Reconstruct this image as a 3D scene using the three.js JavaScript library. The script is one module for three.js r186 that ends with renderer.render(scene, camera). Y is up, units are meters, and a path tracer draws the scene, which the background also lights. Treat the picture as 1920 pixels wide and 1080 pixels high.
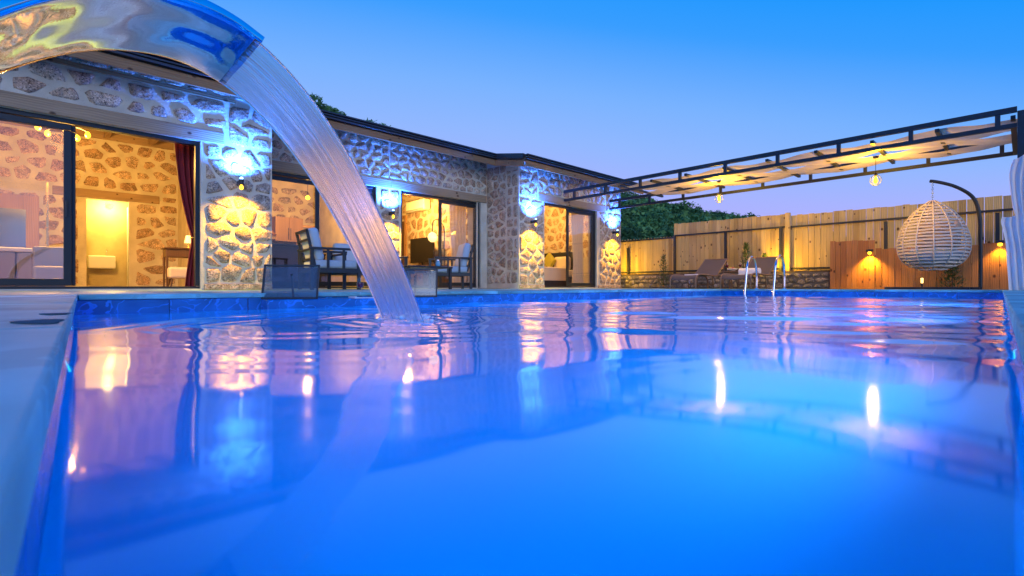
import * as THREE from 'three';
import { RoundedBoxGeometry } from 'three/addons/geometries/RoundedBoxGeometry.js';
import { mergeGeometries, mergeVertices } from 'three/addons/utils/BufferGeometryUtils.js';
import { RectAreaLightUniformsLib } from 'three/addons/lights/RectAreaLightUniformsLib.js';

// ------------------------------------------------------------------ camera, sky, sun, exposure
const scene = new THREE.Scene();
const renderer = new THREE.WebGLRenderer({ antialias: true });
renderer.toneMapping = THREE.LinearToneMapping;
renderer.toneMappingExposure = 1.0;
renderer.shadowMap.enabled = true;
RectAreaLightUniformsLib.init();
const EYE = 0.052;                        // the lens sits a hand's breadth above the pool coping
const camera = new THREE.PerspectiveCamera(61.15, 1920 / 1080, 0.01, 600);
camera.position.set(0, EYE, 0);
camera.lookAt(0.69, EYE, -0.724);
camera.setViewOffset(1920, 1080, 0, 3, 1920, 1080);
camera.focus = 7; camera.userData.fStop = 9;

// x runs along the villa front, -z runs from the camera towards the villa
const lin = (r, g, b) => [r, g, b].map((c) => { c /= 255; return c <= 0.04045 ? c / 12.92 : ((c + 0.055) / 1.055) ** 2.4; });
{
  const W = 512, H = 256, d = new Float32Array(W * H * 4);
  const stops = [[-90, [60, 90, 170]], [-1, [120, 130, 215]], [0, [188, 172, 252]], [7, [180, 176, 254]], [12, [170, 180, 255]], [18, [146, 184, 255]], [23, [122, 179, 255]], [30, [58, 158, 255]], [36, [10, 150, 255]], [60, [0, 124, 248]], [90, [0, 104, 238]]].map(([a, c]) => [a, lin(...c)]);
  for (let j = 0; j < H; j++) {
    const el0 = ((j + 0.5) / H - 0.5) * 180;
    for (let i = 0; i < W; i++) {
      const az = ((i + 0.5) / W - 0.5) * 2 * Math.PI, el = el0 < 0 ? el0 : el0 + 22 * (1 - Math.cos(az + 1.09)) * Math.min(1, el0 / 14);   // the dusk glow lies over the hill
      let k = 0; while (k < stops.length - 2 && el > stops[k + 1][0]) k++;
      const f = Math.min(1, Math.max(0, (el - stops[k][0]) / (stops[k + 1][0] - stops[k][0])));
      const o = (j * W + i) * 4;
      for (let c = 0; c < 3; c++) d[o + c] = stops[k][1][c] * (1 - f) + stops[k + 1][1][c] * f;
      d[o + 3] = 1;
    }
  }
  const t = new THREE.DataTexture(d, W, H, THREE.RGBAFormat, THREE.FloatType);
  t.mapping = THREE.EquirectangularReflectionMapping; t.magFilter = THREE.LinearFilter; t.needsUpdate = true;
  scene.background = t; scene.environment = t;
}
const sun = new THREE.DirectionalLight(new THREE.Color().setRGB(0.90, 0.94, 1.0), 0.95);   // the afterglow behind the photographer
sun.position.set(-9, 8.0, 16); sun.target.position.set(4, 0, -8);
sun.castShadow = true; sun.shadow.radius = 60;
Object.assign(sun.shadow.camera, { left: -30, right: 30, top: 30, bottom: -30, near: 0.5, far: 80 });
scene.add(sun, sun.target);

// ------------------------------------------------------------------ helpers
let seed = 12345;
const rnd = () => { seed = (seed * 1664525 + 1013904223) >>> 0; return seed / 4294967296; };
const rr = (a, b) => a + (b - a) * rnd();
const V = (x, y, z) => new THREE.Vector3(x, y, z);
const rgb = (r, g, b) => new THREE.Color().setRGB(r, g, b);
const taken = {};
function numbered(name) { const n = taken[name] = (taken[name] ?? -1) + 1; return n ? name + '_' + String(n).padStart(3, '0') : name; }
function shade(o) { o.castShadow = o.receiveShadow = true; return o; }
function tag(o, label, category, group) { o.userData.label = label; o.userData.category = category; if (group) o.userData.group = group; return o; }
function thing(name, label, category, pos = [0, 0, 0], turn = 0, group) {
  const o = new THREE.Group(); o.name = numbered(name); o.position.set(...pos); o.rotation.y = turn; scene.add(o);
  return tag(o, label, category, group);
}
function single(name, label, category, geo, mat, pos = [0, 0, 0], turn = 0, group) {
  const o = shade(new THREE.Mesh(geo, mat)); o.name = numbered(name); o.position.set(...pos); o.rotation.y = turn; scene.add(o);
  return tag(o, label, category, group);
}
function structure(name, geo, mat, label) {
  const o = shade(new THREE.Mesh(geo, mat)); o.name = name; scene.add(o); o.userData.kind = 'structure';
  if (label) o.userData.label = label;
  return o;
}
function part(parent, name, geo, mat) { const o = shade(new THREE.Mesh(Array.isArray(geo) ? join(geo) : geo, mat)); o.name = name; parent.add(o); return o; }
function copyOf(root, pos, turn, label, group) {
  const c = root.clone(); c.name = numbered(root.name.replace(/_\d+$/, '')); c.position.set(...pos); c.rotation.y = turn; scene.add(c);
  c.userData = { ...root.userData }; if (label) c.userData.label = label; if (group) c.userData.group = group;
  return c;
}
function join(list) { return list.length === 1 ? list[0] : mergeGeometries(list.map((g) => { const n = g.index ? g.toNonIndexed() : g; for (const k of Object.keys(n.attributes)) if (!['position', 'normal', 'uv'].includes(k)) n.deleteAttribute(k); return n; })); }
function box(w, h, d, x = 0, y = 0, z = 0) { const g = new THREE.BoxGeometry(w, h, d).translate(x, y, z); return uvBox(g); }
function rbox(w, h, d, r, x = 0, y = 0, z = 0, s = 2) { return uvBox(new RoundedBoxGeometry(w, h, d, s, r).translate(x, y, z)); }
function uvBox(g, ox = 0, oy = 0) {       // uv in metres by the way a face points
  if (g.index) g = g.toNonIndexed();
  const p = g.attributes.position, n = g.attributes.normal, uv = new Float32Array(p.count * 2);
  for (let i = 0; i < p.count; i += 3) {
    const ax = Math.abs(n.getX(i) + n.getX(i + 1) + n.getX(i + 2)), ay = Math.abs(n.getY(i) + n.getY(i + 1) + n.getY(i + 2)), az = Math.abs(n.getZ(i) + n.getZ(i + 1) + n.getZ(i + 2));
    for (let k = i; k < i + 3; k++) {
      const [a, b] = ay >= ax && ay >= az ? [p.getX(k), p.getZ(k)] : ax >= az ? [p.getZ(k), p.getY(k)] : [p.getX(k), p.getY(k)];
      uv[k * 2] = a + ox; uv[k * 2 + 1] = b + oy;
    }
  }
  g.setAttribute('uv', new THREE.BufferAttribute(uv, 2));
  return g;
}
function alongX(g) { const u = g.attributes.uv; for (let i = 0; i < u.count; i++) u.setXY(i, u.getY(i) + 0.37, u.getX(i) + 0.11); return g; }   // turn the grain to run along the timber
function beam(a, b, w, h = w) {           // a rectangular bar from a to b
  const d = new THREE.Vector3().subVectors(b, a), L = d.length();
  const g = uvBox(new THREE.BoxGeometry(w, h, L));
  const m = new THREE.Matrix4().lookAt(a, b, Math.abs(d.y) > 0.99 * L ? V(0, 0, 1) : V(0, 1, 0));
  m.setPosition(new THREE.Vector3().addVectors(a, b).multiplyScalar(0.5));
  return g.applyMatrix4(m);
}
function tube(pts, r, seg = 24, rad = 8, closed = false) { return new THREE.TubeGeometry(new THREE.CatmullRomCurve3(pts, closed), seg, r, rad, closed); }
function rod(a, b, r, r2 = r, n = 10) {
  const d = new THREE.Vector3().subVectors(b, a), L = d.length();
  const g = new THREE.CylinderGeometry(r2, r, L, n);
  g.applyQuaternion(new THREE.Quaternion().setFromUnitVectors(V(0, 1, 0), d.normalize()));
  return g.translate((a.x + b.x) / 2, (a.y + b.y) / 2, (a.z + b.z) / 2);
}
const lathe = (pts, n = 20) => new THREE.LatheGeometry(pts.map(([x, y]) => new THREE.Vector2(x, y)), n);
function lamp(kind, color, intensity, pos, opts = {}) {
  const l = kind === 'spot' ? new THREE.SpotLight(rgb(...color), intensity, 0, opts.angle ?? 0.8, opts.penumbra ?? 1, 2) : new THREE.PointLight(rgb(...color), intensity, 0, 2);
  l.position.set(...pos); l.castShadow = true; l.shadow.radius = opts.radius ?? 1; l.name = opts.name ?? 'lamp_light';
  (opts.parent ?? scene).add(l);
  if (kind === 'spot') { l.target.position.set(...opts.to); (opts.parent ?? scene).add(l.target); }
  return l;
}

// ------------------------------------------------------------------ textures
function noiseGrid(n, s) { const a = new Float32Array(n * n); let q = s; for (let i = 0; i < n * n; i++) { q = (q * 1664525 + 1013904223) >>> 0; a[i] = q / 4294967296; } return a; }
function tnoise(s) {                        // tiling value noise: f(u, v, cells) for u, v in 0..1
  const g = noiseGrid(256, s);
  return (u, v, cx, cy = cx) => {
    const x = u * cx, y = v * cy, x0 = Math.floor(x), y0 = Math.floor(y), fx = x - x0, fy = y - y0, sx = fx * fx * (3 - 2 * fx), sy = fy * fy * (3 - 2 * fy);
    const at = (i, j) => g[(((j % cy) + cy) % cy) * 256 + (((i % cx) + cx) % cx)];
    return (at(x0, y0) * (1 - sx) + at(x0 + 1, y0) * sx) * (1 - sy) + (at(x0, y0 + 1) * (1 - sx) + at(x0 + 1, y0 + 1) * sx) * sy;
  };
}
function texture(size, f, metres, srgb) {   // f(u, v) -> grey or [r, g, b] in 0..1
  const [w, h] = Array.isArray(size) ? size : [size, size], d = new Uint8Array(w * h * 4);
  for (let j = 0; j < h; j++) for (let i = 0; i < w; i++) {
    const c = f(i / w, j / h), o = (j * w + i) * 4;
    for (let k = 0; k < 3; k++) d[o + k] = 255 * Math.min(1, Math.max(0, Array.isArray(c) ? c[k] : c));
    d[o + 3] = 255;
  }
  const t = new THREE.DataTexture(d, w, h); t.wrapS = t.wrapT = THREE.RepeatWrapping; t.magFilter = THREE.LinearFilter; t.minFilter = THREE.LinearMipmapLinearFilter; t.generateMipmaps = true;
  const [mx, my] = Array.isArray(metres) ? metres : [metres, metres]; t.repeat.set(1 / mx, 1 / my);
  if (srgb) t.colorSpace = THREE.SRGBColorSpace;
  t.needsUpdate = true; return t;
}
const N1 = tnoise(7), N2 = tnoise(99), N3 = tnoise(555), N4 = tnoise(4242);
const fbm = (u, v, c, o = 4) => { let s = 0, a = 0.5; for (let k = 0; k < o; k++) { s += a * [N1, N2, N3, N4][k & 3](u, v, Math.min(256, c << k)); a *= 0.5; } return s / (1 - a * 2 + a); };
// rubble: craggy faces with dark pits
const rockBump = texture(512, (u, v) => { const a = fbm(u, v, 10, 4), r = 1 - Math.abs(2 * fbm(v, u, 14, 4) - 1); const pit = N2(u, v, 60) > 0.72 ? -0.28 : 0; return 0.3 + a * 0.5 + r * 0.35 - 0.25 + pit; }, 0.9);
const rockMap = texture(512, (u, v) => { const a = fbm(u, v, 12, 4), s = N3(u, v, 70), p = N2(u, v, 90); const k = 0.57 + 0.46 * a + (s > 0.7 ? 0.16 : 0) - (p > 0.72 ? 0.28 : 0); const w = N4(u, v, 24); return [k, k * (0.93 + 0.07 * w), k * (0.86 + 0.14 * w)]; }, 0.9, true);
const mortarBump = texture(512, (u, v) => fbm(u, v, 24, 4) * 0.7 + N2(u, v, 128) * 0.3, 0.8);
const mortarMap = texture(512, (u, v) => { const k = 0.8 + 0.2 * fbm(u, v, 6, 4) - (N1(u, v, 120) > 0.93 ? 0.15 : 0); return [k, k * 0.985, k * 0.95]; }, 1.3, true);
const knots = Array.from({ length: 16 }, (_, i) => [((i * 0.6180339) % 1), ((i * 0.3819 + i * i * 0.07) % 1), 0.012 + 0.012 * ((i * 7) % 5) / 5]);
const woodMap = texture([512, 1024], (u, v) => {
  let du = u + 0.012 * (N1(u, v, 8, 8) - 0.5) * 2, dark = 0;
  for (const [ku, kv, kr] of knots) { const dx = Math.min(Math.abs(u - ku), 1 - Math.abs(u - ku)) * 1.0, dy = Math.min(Math.abs(v - kv), 1 - Math.abs(v - kv)) * 1.55; const q = Math.sqrt(dx * dx + dy * dy * 0.5) / kr; if (q < 3) { du += 0.01 * Math.exp(-q) * Math.sign(u - ku); } if (q < 1.1) dark = Math.max(dark, 0.55 * (1 - q * q * 0.8)); }
  const g = 0.5 + 0.5 * Math.sin(du * 260 + 10 * N2(u, v, 6, 3)), s = N3(u, v, 160, 6), k = 0.78 + 0.10 * g + 0.10 * s + 0.12 * (N4(u, v, 10, 4) - 0.5) - dark;
  return [k, k * (0.95 - dark * 0.25), k * (0.88 - dark * 0.35)];
}, [1.2, 1.9], true);
const woodBump = texture([256, 512], (u, v) => 0.5 + 0.25 * Math.sin(u * 240 + 8 * N2(u, v, 6, 3)) + 0.3 * (N3(u, v, 120, 6) - 0.5), [1.2, 1.9]);
const deckMap = texture(1024, (u, v) => { const a = fbm(u, v, 5, 5), b = fbm(v, u, 22, 4); const vein = Math.abs(2 * fbm(u + 0.37, v, 7, 5) - 1) < 0.05 ? -0.06 : 0; const k = 0.6 + 0.42 * a + 0.16 * (b - 0.5) + vein; return [k, k * 0.99, k * 0.96]; }, 2.3, true);
const deckRough = texture(512, (u, v) => 0.55 + 0.6 * (fbm(u, v, 6, 4) - 0.5), 1.9);
const deckBump = texture(512, (u, v) => fbm(u, v, 30, 4), 0.7);
const tileMap = texture(512, (u, v) => { const w = fbm(u, v, 5, 4); const line = Math.abs(2 * fbm(v + 0.2 * w, u + 0.3 * w, 6, 3) - 1); const k = 0.62 + 0.3 * w; return line < 0.05 ? [0.62, 0.82, 0.98] : [k * 0.62, k * 0.86, k]; }, 0.62, true);
const leafTint = texture(256, (u, v) => { const k = 0.6 + 0.5 * fbm(u, v, 8, 4); return [k, k, k * 0.8]; }, 1.0, true);
const clothBump = texture(256, (u, v) => 0.5 + 0.25 * Math.sin(u * Math.PI * 128) + 0.25 * Math.sin(v * Math.PI * 128), 0.25);
const steelBump = texture(256, (u, v) => fbm(u, v, 4, 2), 0.9);

// ------------------------------------------------------------------ materials
const std = (c, rough, o = {}) => new THREE.MeshStandardMaterial({ color: rgb(...c), roughness: rough, ...o });
const phy = (c, rough, o = {}) => new THREE.MeshPhysicalMaterial({ color: rgb(...c), roughness: rough, ...o });
const glow = (c, k) => new THREE.MeshStandardMaterial({ color: rgb(0.8, 0.8, 0.8), roughness: 0.4, emissive: rgb(...c), emissiveIntensity: k });
const M = {
  mortar: std([0.72, 0.69, 0.63], 0.95, { map: mortarMap, bumpMap: mortarBump, bumpScale: 0.006 }),
  stones: [[0.68, 0.52, 0.42], [0.74, 0.60, 0.50], [0.60, 0.46, 0.37], [0.80, 0.70, 0.60], [0.70, 0.60, 0.54], [0.78, 0.66, 0.57], [0.66, 0.50, 0.42]].map((c) => std(c, 0.92, { map: rockMap, bumpMap: rockBump, bumpScale: 0.02 })),
  quoins: [[0.70, 0.61, 0.52], [0.62, 0.52, 0.43], [0.72, 0.58, 0.48], [0.60, 0.53, 0.48]].map((c) => std(c, 0.92, { map: rockMap, bumpMap: rockBump, bumpScale: 0.025 })),
  innerStones: [[0.68, 0.51, 0.38], [0.76, 0.59, 0.46], [0.60, 0.44, 0.33], [0.80, 0.65, 0.52]].map((c) => std(c, 0.92, { map: rockMap, bumpMap: rockBump, bumpScale: 0.014 })),
  greyStones: [[0.34, 0.35, 0.36], [0.46, 0.46, 0.45], [0.25, 0.27, 0.29], [0.52, 0.50, 0.47]].map((c) => std(c, 0.9, { map: rockMap, bumpMap: rockBump, bumpScale: 0.012 })),
  darkMortar: std([0.13, 0.13, 0.13], 0.95, { bumpMap: mortarBump, bumpScale: 0.006 }),
  lintel: std([0.42, 0.33, 0.25], 0.8, { map: woodMap, bumpMap: woodBump, bumpScale: 0.004 }),
  fascia: std([0.34, 0.21, 0.12], 0.75, { map: woodMap, bumpMap: woodBump, bumpScale: 0.003 }),
  frame: std([0.022, 0.026, 0.032], 0.35, { metalness: 0.3 }),
  steelDark: std([0.03, 0.036, 0.042], 0.45, { metalness: 0.3 }),
  glass: phy([1, 1, 1], 0.02, { transmission: 1, thickness: 0, ior: 1.5 }),
  clearGlass: phy([1, 1, 1], 0.02, { transmission: 1, thickness: 0, ior: 1.45 }),
  smoked: phy([0.55, 0.62, 0.66], 0.08, { transmission: 0.9, thickness: 0, ior: 1.5 }),
  roof: std([0.035, 0.032, 0.032], 0.7),
  gutter: std([0.06, 0.06, 0.07], 0.35, { metalness: 0.5 }),
  soffit: std([0.20, 0.15, 0.11], 0.7, { map: woodMap }),
  ceiling: std([0.62, 0.50, 0.38], 0.8, { map: woodMap }),
  plaster: std([0.72, 0.66, 0.56], 0.9, { map: mortarMap }),
  floorIn: std([0.36, 0.27, 0.20], 0.35, { map: woodMap }),
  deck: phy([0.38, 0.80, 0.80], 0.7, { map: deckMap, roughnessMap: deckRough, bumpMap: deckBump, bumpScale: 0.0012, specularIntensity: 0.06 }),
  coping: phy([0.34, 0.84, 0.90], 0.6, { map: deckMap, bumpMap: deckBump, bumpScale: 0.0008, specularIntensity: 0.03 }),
  poolTile: phy([0.07, 0.42, 0.80], 0.25, { map: tileMap }),
  poolFloor: std([0.02, 0.58, 0.80], 0.7),
  grout: std([0.30, 0.40, 0.46], 0.9),
  water: phy([1, 1, 1], 0.06, { transmission: 1, thickness: 2, ior: 1.333, attenuationColor: rgb(0.03, 0.84, 0.96), attenuationDistance: 1.7 }),
  sheet: phy([0.97, 0.985, 1], 0.2, { transmission: 0.92, thickness: 0.02, ior: 1.33 }),
  inox: std([0.90, 0.90, 0.91], 0.03, { metalness: 1, bumpMap: steelBump, bumpScale: 0.012 }),
  chrome: std([0.8, 0.81, 0.83], 0.08, { metalness: 1 }),
  pine: [[0.72, 0.56, 0.22], [0.82, 0.66, 0.28], [0.62, 0.47, 0.18], [0.78, 0.62, 0.27], [0.66, 0.52, 0.25], [0.84, 0.70, 0.33]].map((c) => std(c, 0.75, { map: woodMap, bumpMap: woodBump, bumpScale: 0.002 })),
  cedar: [[0.52, 0.25, 0.09], [0.58, 0.29, 0.11], [0.46, 0.21, 0.075]].map((c) => std(c, 0.6, { map: woodMap, bumpMap: woodBump, bumpScale: 0.002 })),
  canvas: phy([0.72, 0.57, 0.40], 0.95, { transmission: 0.35, thickness: 0, bumpMap: clothBump, bumpScale: 0.0004 }),
  curtain: phy([0.80, 0.80, 0.78], 0.95, { transmission: 0.25, thickness: 0, bumpMap: clothBump, bumpScale: 0.0004 }),
  wine: phy([0.20, 0.014, 0.03], 0.9, { bumpMap: clothBump, bumpScale: 0.0004, sheen: 0.5, sheenColor: rgb(0.5, 0.1, 0.1) }),
  linenCurtain: phy([0.62, 0.52, 0.40], 0.95, { transmission: 0.3, thickness: 0 }),
  cushion: std([0.42, 0.52, 0.60], 0.92, { bumpMap: clothBump, bumpScale: 0.0006 }),
  sling: std([0.10, 0.085, 0.08], 0.85, { bumpMap: clothBump, bumpScale: 0.001 }),
  loungerFrame: std([0.22, 0.14, 0.09], 0.45, { metalness: 0.4 }),
  towel: std([0.80, 0.82, 0.84], 0.98, { bumpMap: clothBump, bumpScale: 0.002 }),
  rattan: std([0.62, 0.54, 0.47], 0.7),
  bulb: new THREE.MeshStandardMaterial({ color: rgb(0.4, 0.18, 0.01), roughness: 0.4, emissive: rgb(1, 0.52, 0.02), emissiveIntensity: 5 }),
  bulbCool: glow([0.25, 0.55, 1], 5),
  shade: glow([1, 0.62, 0.18], 1.5),
  brass: std([0.75, 0.52, 0.2], 0.25, { metalness: 1 }),
  white: std([0.78, 0.77, 0.74], 0.4),
  oak: std([0.48, 0.31, 0.17], 0.55, { map: woodMap }),
  walnut: std([0.14, 0.08, 0.045], 0.5, { map: woodMap }),
  black: std([0.012, 0.012, 0.014], 0.2),
  greyPanel: std([0.30, 0.28, 0.28], 0.6),
  linen: std([0.62, 0.55, 0.46], 0.95),
  olive: std([0.33, 0.31, 0.05], 0.95),
  darkBlue: std([0.02, 0.025, 0.035], 0.8),
  redWine: phy([0.10, 0.004, 0.012], 0.05, { clearcoat: 0.5 }),
  grass: std([0.035, 0.06, 0.02], 0.95, { map: leafTint }),
  hill: std([0.06, 0.13, 0.04], 1, { map: leafTint }),
  leaf: [[0.09, 0.22, 0.07], [0.13, 0.28, 0.08], [0.06, 0.17, 0.06]].map((c) => std(c, 0.9)),
  conifer: phy([0.05, 0.11, 0.03], 0.9, { transmission: 0.3, thickness: 0 }),
  bark: std([0.10, 0.07, 0.045], 0.95),
};

// ------------------------------------------------------------------ ground, deck, pool
const P = [V(-0.036, 0, 0.038), V(0.116, 0, -4.12), V(9.62, 0, -4.12), V(9.62, 0, -0.18)];     // pool corners
const WATER = -0.118, DEEP = -1.45;
const quadShape = (out, corners = P) => {   // outline in (x, -z), pushed outwards by out
  const c = corners.map((p) => new THREE.Vector2(p.x, -p.z)), mid = new THREE.Vector2(4.8, 2.1);
  return c.map((p) => new THREE.Vector2(p.x + Math.sign(p.x - mid.x) * out, p.y + Math.sign(p.y - mid.y) * out));
};
function slab(outline, hole, y0, y1, uvs = true) {
  const s = new THREE.Shape(outline); if (hole) s.holes.push(new THREE.Path(hole));
  const g = new THREE.ExtrudeGeometry(s, { depth: y1 - y0, bevelEnabled: false }).rotateX(-Math.PI / 2).translate(0, y0, 0);
  g.computeVertexNormals(); return uvBox(g);
}
const R = (x0, z0, x1, z1) => [new THREE.Vector2(x0, z0), new THREE.Vector2(x1, z0), new THREE.Vector2(x1, z1), new THREE.Vector2(x0, z1)];
structure('ground', slab(R(-300, -300, 300, 300), R(-3.5, -5, 12.9, 15.6), -0.30, -0.06), M.grass, 'dark grassy ground round the villa');
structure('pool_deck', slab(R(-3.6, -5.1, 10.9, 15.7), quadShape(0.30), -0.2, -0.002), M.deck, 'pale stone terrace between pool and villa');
structure('garden_strip', slab(R(10.904, -5.1, 13.0, 15.7), null, -0.2, -0.004), M.grass, 'strip of lawn beside the fence');
const shellWall = structure('pool_wall', slab(quadShape(0.28), quadShape(0.012), DEEP, -0.034), M.grout, 'tiled sides of the swimming pool');
structure('pool_floor', slab(quadShape(0.28), null, DEEP - 0.2, DEEP - 0.001), M.poolFloor, 'blue floor of the swimming pool');
// tiles down the four sides: one column of tiles per joint that shows above the water
for (let e = 0; e < 4; e++) {
  const a = P[e], b = P[(e + 1) % 4], L = a.distanceTo(b), n = Math.max(1, Math.round(L / 0.5)), ang = Math.atan2(-(b.z - a.z), b.x - a.x);
  for (let k = 0; k < n; k++) {
    const w = L / n - 0.004, c = new THREE.Vector3().lerpVectors(a, b, (k + 0.5) / n);
    const top = rbox(w, 0.33, 0.012, 0.003, 0, -0.165, 0, 1); uvBox(top, rr(0, 3), rr(0, 3));
    const t = part(shellWall, 'tile', uvBox(top, rr(0, 5), rr(0, 5)), M.poolTile); t.position.set(c.x, -0.036, c.z); t.rotation.y = ang;
  }
  // the deeper courses, seen only through the water
  const low = part(shellWall, 'lower_lining', uvBox(new THREE.BoxGeometry(L, -DEEP - 0.372, 0.01)), M.poolFloor);
  const c = new THREE.Vector3().lerpVectors(a, b, 0.5); low.position.set(c.x, (DEEP - 0.372) / 2, c.z); low.rotation.y = ang;
}
// coping stones with eased edges
const coping = new THREE.Group(); coping.name = 'pool_coping'; coping.userData = { kind: 'structure', label: 'pale stone coping round the swimming pool' }; scene.add(coping);
for (let e = 0; e < 4; e++) {
  const a = P[e].clone(), b = P[(e + 1) % 4].clone(), d = new THREE.Vector3().subVectors(b, a).normalize(), ang = Math.atan2(-d.z, d.x);
  const mid = V(4.8, 0, -2.1), nrm = V(-d.z, 0, d.x); if (nrm.dot(new THREE.Vector3().subVectors(mid, a)) > 0) nrm.negate();
  const ext = e % 2 === 0 ? 0.30 : 0; // two sides run through the corners, two butt against them
  a.addScaledVector(d, -ext); b.addScaledVector(d, ext);
  const a0 = a.clone().addScaledVector(d, e % 2 ? 0.025 : 0), L = a.distanceTo(b) - (e % 2 ? 0.05 : 0), n = Math.round(L / 1.2);
  for (let k = 0; k < n; k++) {
    const g = rbox(L / n - 0.002, 0.034, 0.321, 0.006, 0, 0, 0, 3), c = a0.clone().addScaledVector(d, L * (k + 0.5) / n).addScaledVector(nrm, 0.1395);
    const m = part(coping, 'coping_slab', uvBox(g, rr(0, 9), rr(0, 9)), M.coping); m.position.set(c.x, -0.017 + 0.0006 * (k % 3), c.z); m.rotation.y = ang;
  }
}
// water: a closed body with a moving surface; ripples spread from where the fall lands
const FALL = V(1.27, WATER, -2.15);
const wave = (x, z) => {
  const d = Math.hypot(x - FALL.x, z - FALL.z), near = Math.exp(-d / 0.5), mid = Math.exp(-d / 3.2);
  let h = 0.0030 * near * Math.sin(d * 42 + 2 * Math.sin(x * 9) + 1.5 * Math.sin(z * 11)) + 0.0018 * mid * Math.sin(d * 13 + 1.2 * Math.sin(x * 2.1 + z)) ;
  const far = Math.min(1, Math.max(0, (x + 0.12 * -z - 0.9) / 2.0));
  h += far * (0.0040 * Math.sin(3.1 * x + 1.2 * z + 1.1 * Math.sin(z * 1.3)) + 0.0042 * Math.sin(5.3 * x - 2.1 * z + 1.7 * Math.sin(x * 0.7)) + 0.0034 * Math.sin(11 * x + 4 * z + 2 * Math.sin(z * 2.7)) + 0.0018 * Math.sin(19 * x - 9 * z + 2 * Math.sin(x * 3)));
  h += 0.0006 * Math.sin(2.2 * x + 3.7 * z + Math.sin(x * 1.9)) + 0.0003 * Math.sin(6.1 * x - 5.2 * z + 1.4 * Math.sin(z * 2.3)) + 0.00012 * Math.sin(17 * z + 13 * x + 2 * Math.sin(x * 5));
  return h;
};
{
  const NX = 420, NZ = 200, Q = quadShape(0.01), pos = [], nor = [], idx = [];
  const at = (u, v) => { const x = (Q[0].x * (1 - v) + Q[1].x * v) * (1 - u) + (Q[3].x * (1 - v) + Q[2].x * v) * u, y = (Q[0].y * (1 - v) + Q[1].y * v) * (1 - u) + (Q[3].y * (1 - v) + Q[2].y * v) * u; return [x, -y]; };
  for (let j = 0; j <= NZ; j++) for (let i = 0; i <= NX; i++) {
    const [x, z] = at((i / NX) ** 1.15, (j / NZ) ** 1.1), e = 0.004;
    pos.push(x, WATER + wave(x, z), z);
    const n = V(-(wave(x + e, z) - wave(x - e, z)) / (2 * e), 1, -(wave(x, z + e) - wave(x, z - e)) / (2 * e)).normalize(); nor.push(n.x, n.y, n.z);
  }
  for (let j = 0; j < NZ; j++) for (let i = 0; i < NX; i++) { const a = j * (NX + 1) + i, b = a + 1, c = a + NX + 1, d = c + 1; idx.push(a, b, d, a, d, c); }
  const ring = []; for (let i = 0; i <= NX; i++) ring.push(i); for (let j = 1; j <= NZ; j++) ring.push(j * (NX + 1) + NX); for (let i = NX - 1; i >= 0; i--) ring.push(NZ * (NX + 1) + i); for (let j = NZ - 1; j > 0; j--) ring.push(j * (NX + 1));
  const mid = V(4.8, 0, -2.1); let base = pos.length / 3;
  for (let k = 0; k < ring.length; k++) {       // the sides, with vertices of their own
    const a = ring[k], b = ring[(k + 1) % ring.length], ax = pos[a * 3], az = pos[a * 3 + 2], bx = pos[b * 3], bz = pos[b * 3 + 2];
    const n = V(bz - az, 0, -(bx - ax)).normalize(); if (n.x * (mid.x - ax) + n.z * (mid.z - az) > 0) n.negate();
    for (const [q, y] of [[a, 0], [b, 0], [b, 1], [a, 1]]) { pos.push(pos[q * 3], y ? DEEP - 0.1 : pos[q * 3 + 1], pos[q * 3 + 2]); nor.push(n.x, n.y, n.z); }
    idx.push(base, base + 1, base + 2, base, base + 2, base + 3); base += 4;
  }
  for (const q of [0, NX, NZ * (NX + 1) + NX, NZ * (NX + 1)]) { pos.push(pos[q * 3], DEEP - 0.1, pos[q * 3 + 2]); nor.push(0, -1, 0); }
  idx.push(base, base + 2, base + 1, base, base + 3, base + 2);
  const g = new THREE.BufferGeometry(); g.setAttribute('position', new THREE.Float32BufferAttribute(pos, 3)); g.setAttribute('normal', new THREE.Float32BufferAttribute(nor, 3)); g.setIndex(idx);
  // turn every face the way its normals point
  const ix = g.index.array, va = new THREE.Vector3(), vb = new THREE.Vector3(), vc = new THREE.Vector3(), nn = new THREE.Vector3(), p = g.attributes.position, q = g.attributes.normal;
  for (let i = 0; i < ix.length; i += 3) { va.fromBufferAttribute(p, ix[i]); vb.fromBufferAttribute(p, ix[i + 1]); vc.fromBufferAttribute(p, ix[i + 2]); nn.fromBufferAttribute(q, ix[i]); vb.sub(va); vc.sub(va); if (vb.cross(vc).dot(nn) < 0) { const t = ix[i + 1]; ix[i + 1] = ix[i + 2]; ix[i + 2] = t; } }
  structure('pool_water', g, M.water, 'clear blue water of the swimming pool');
}
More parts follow.
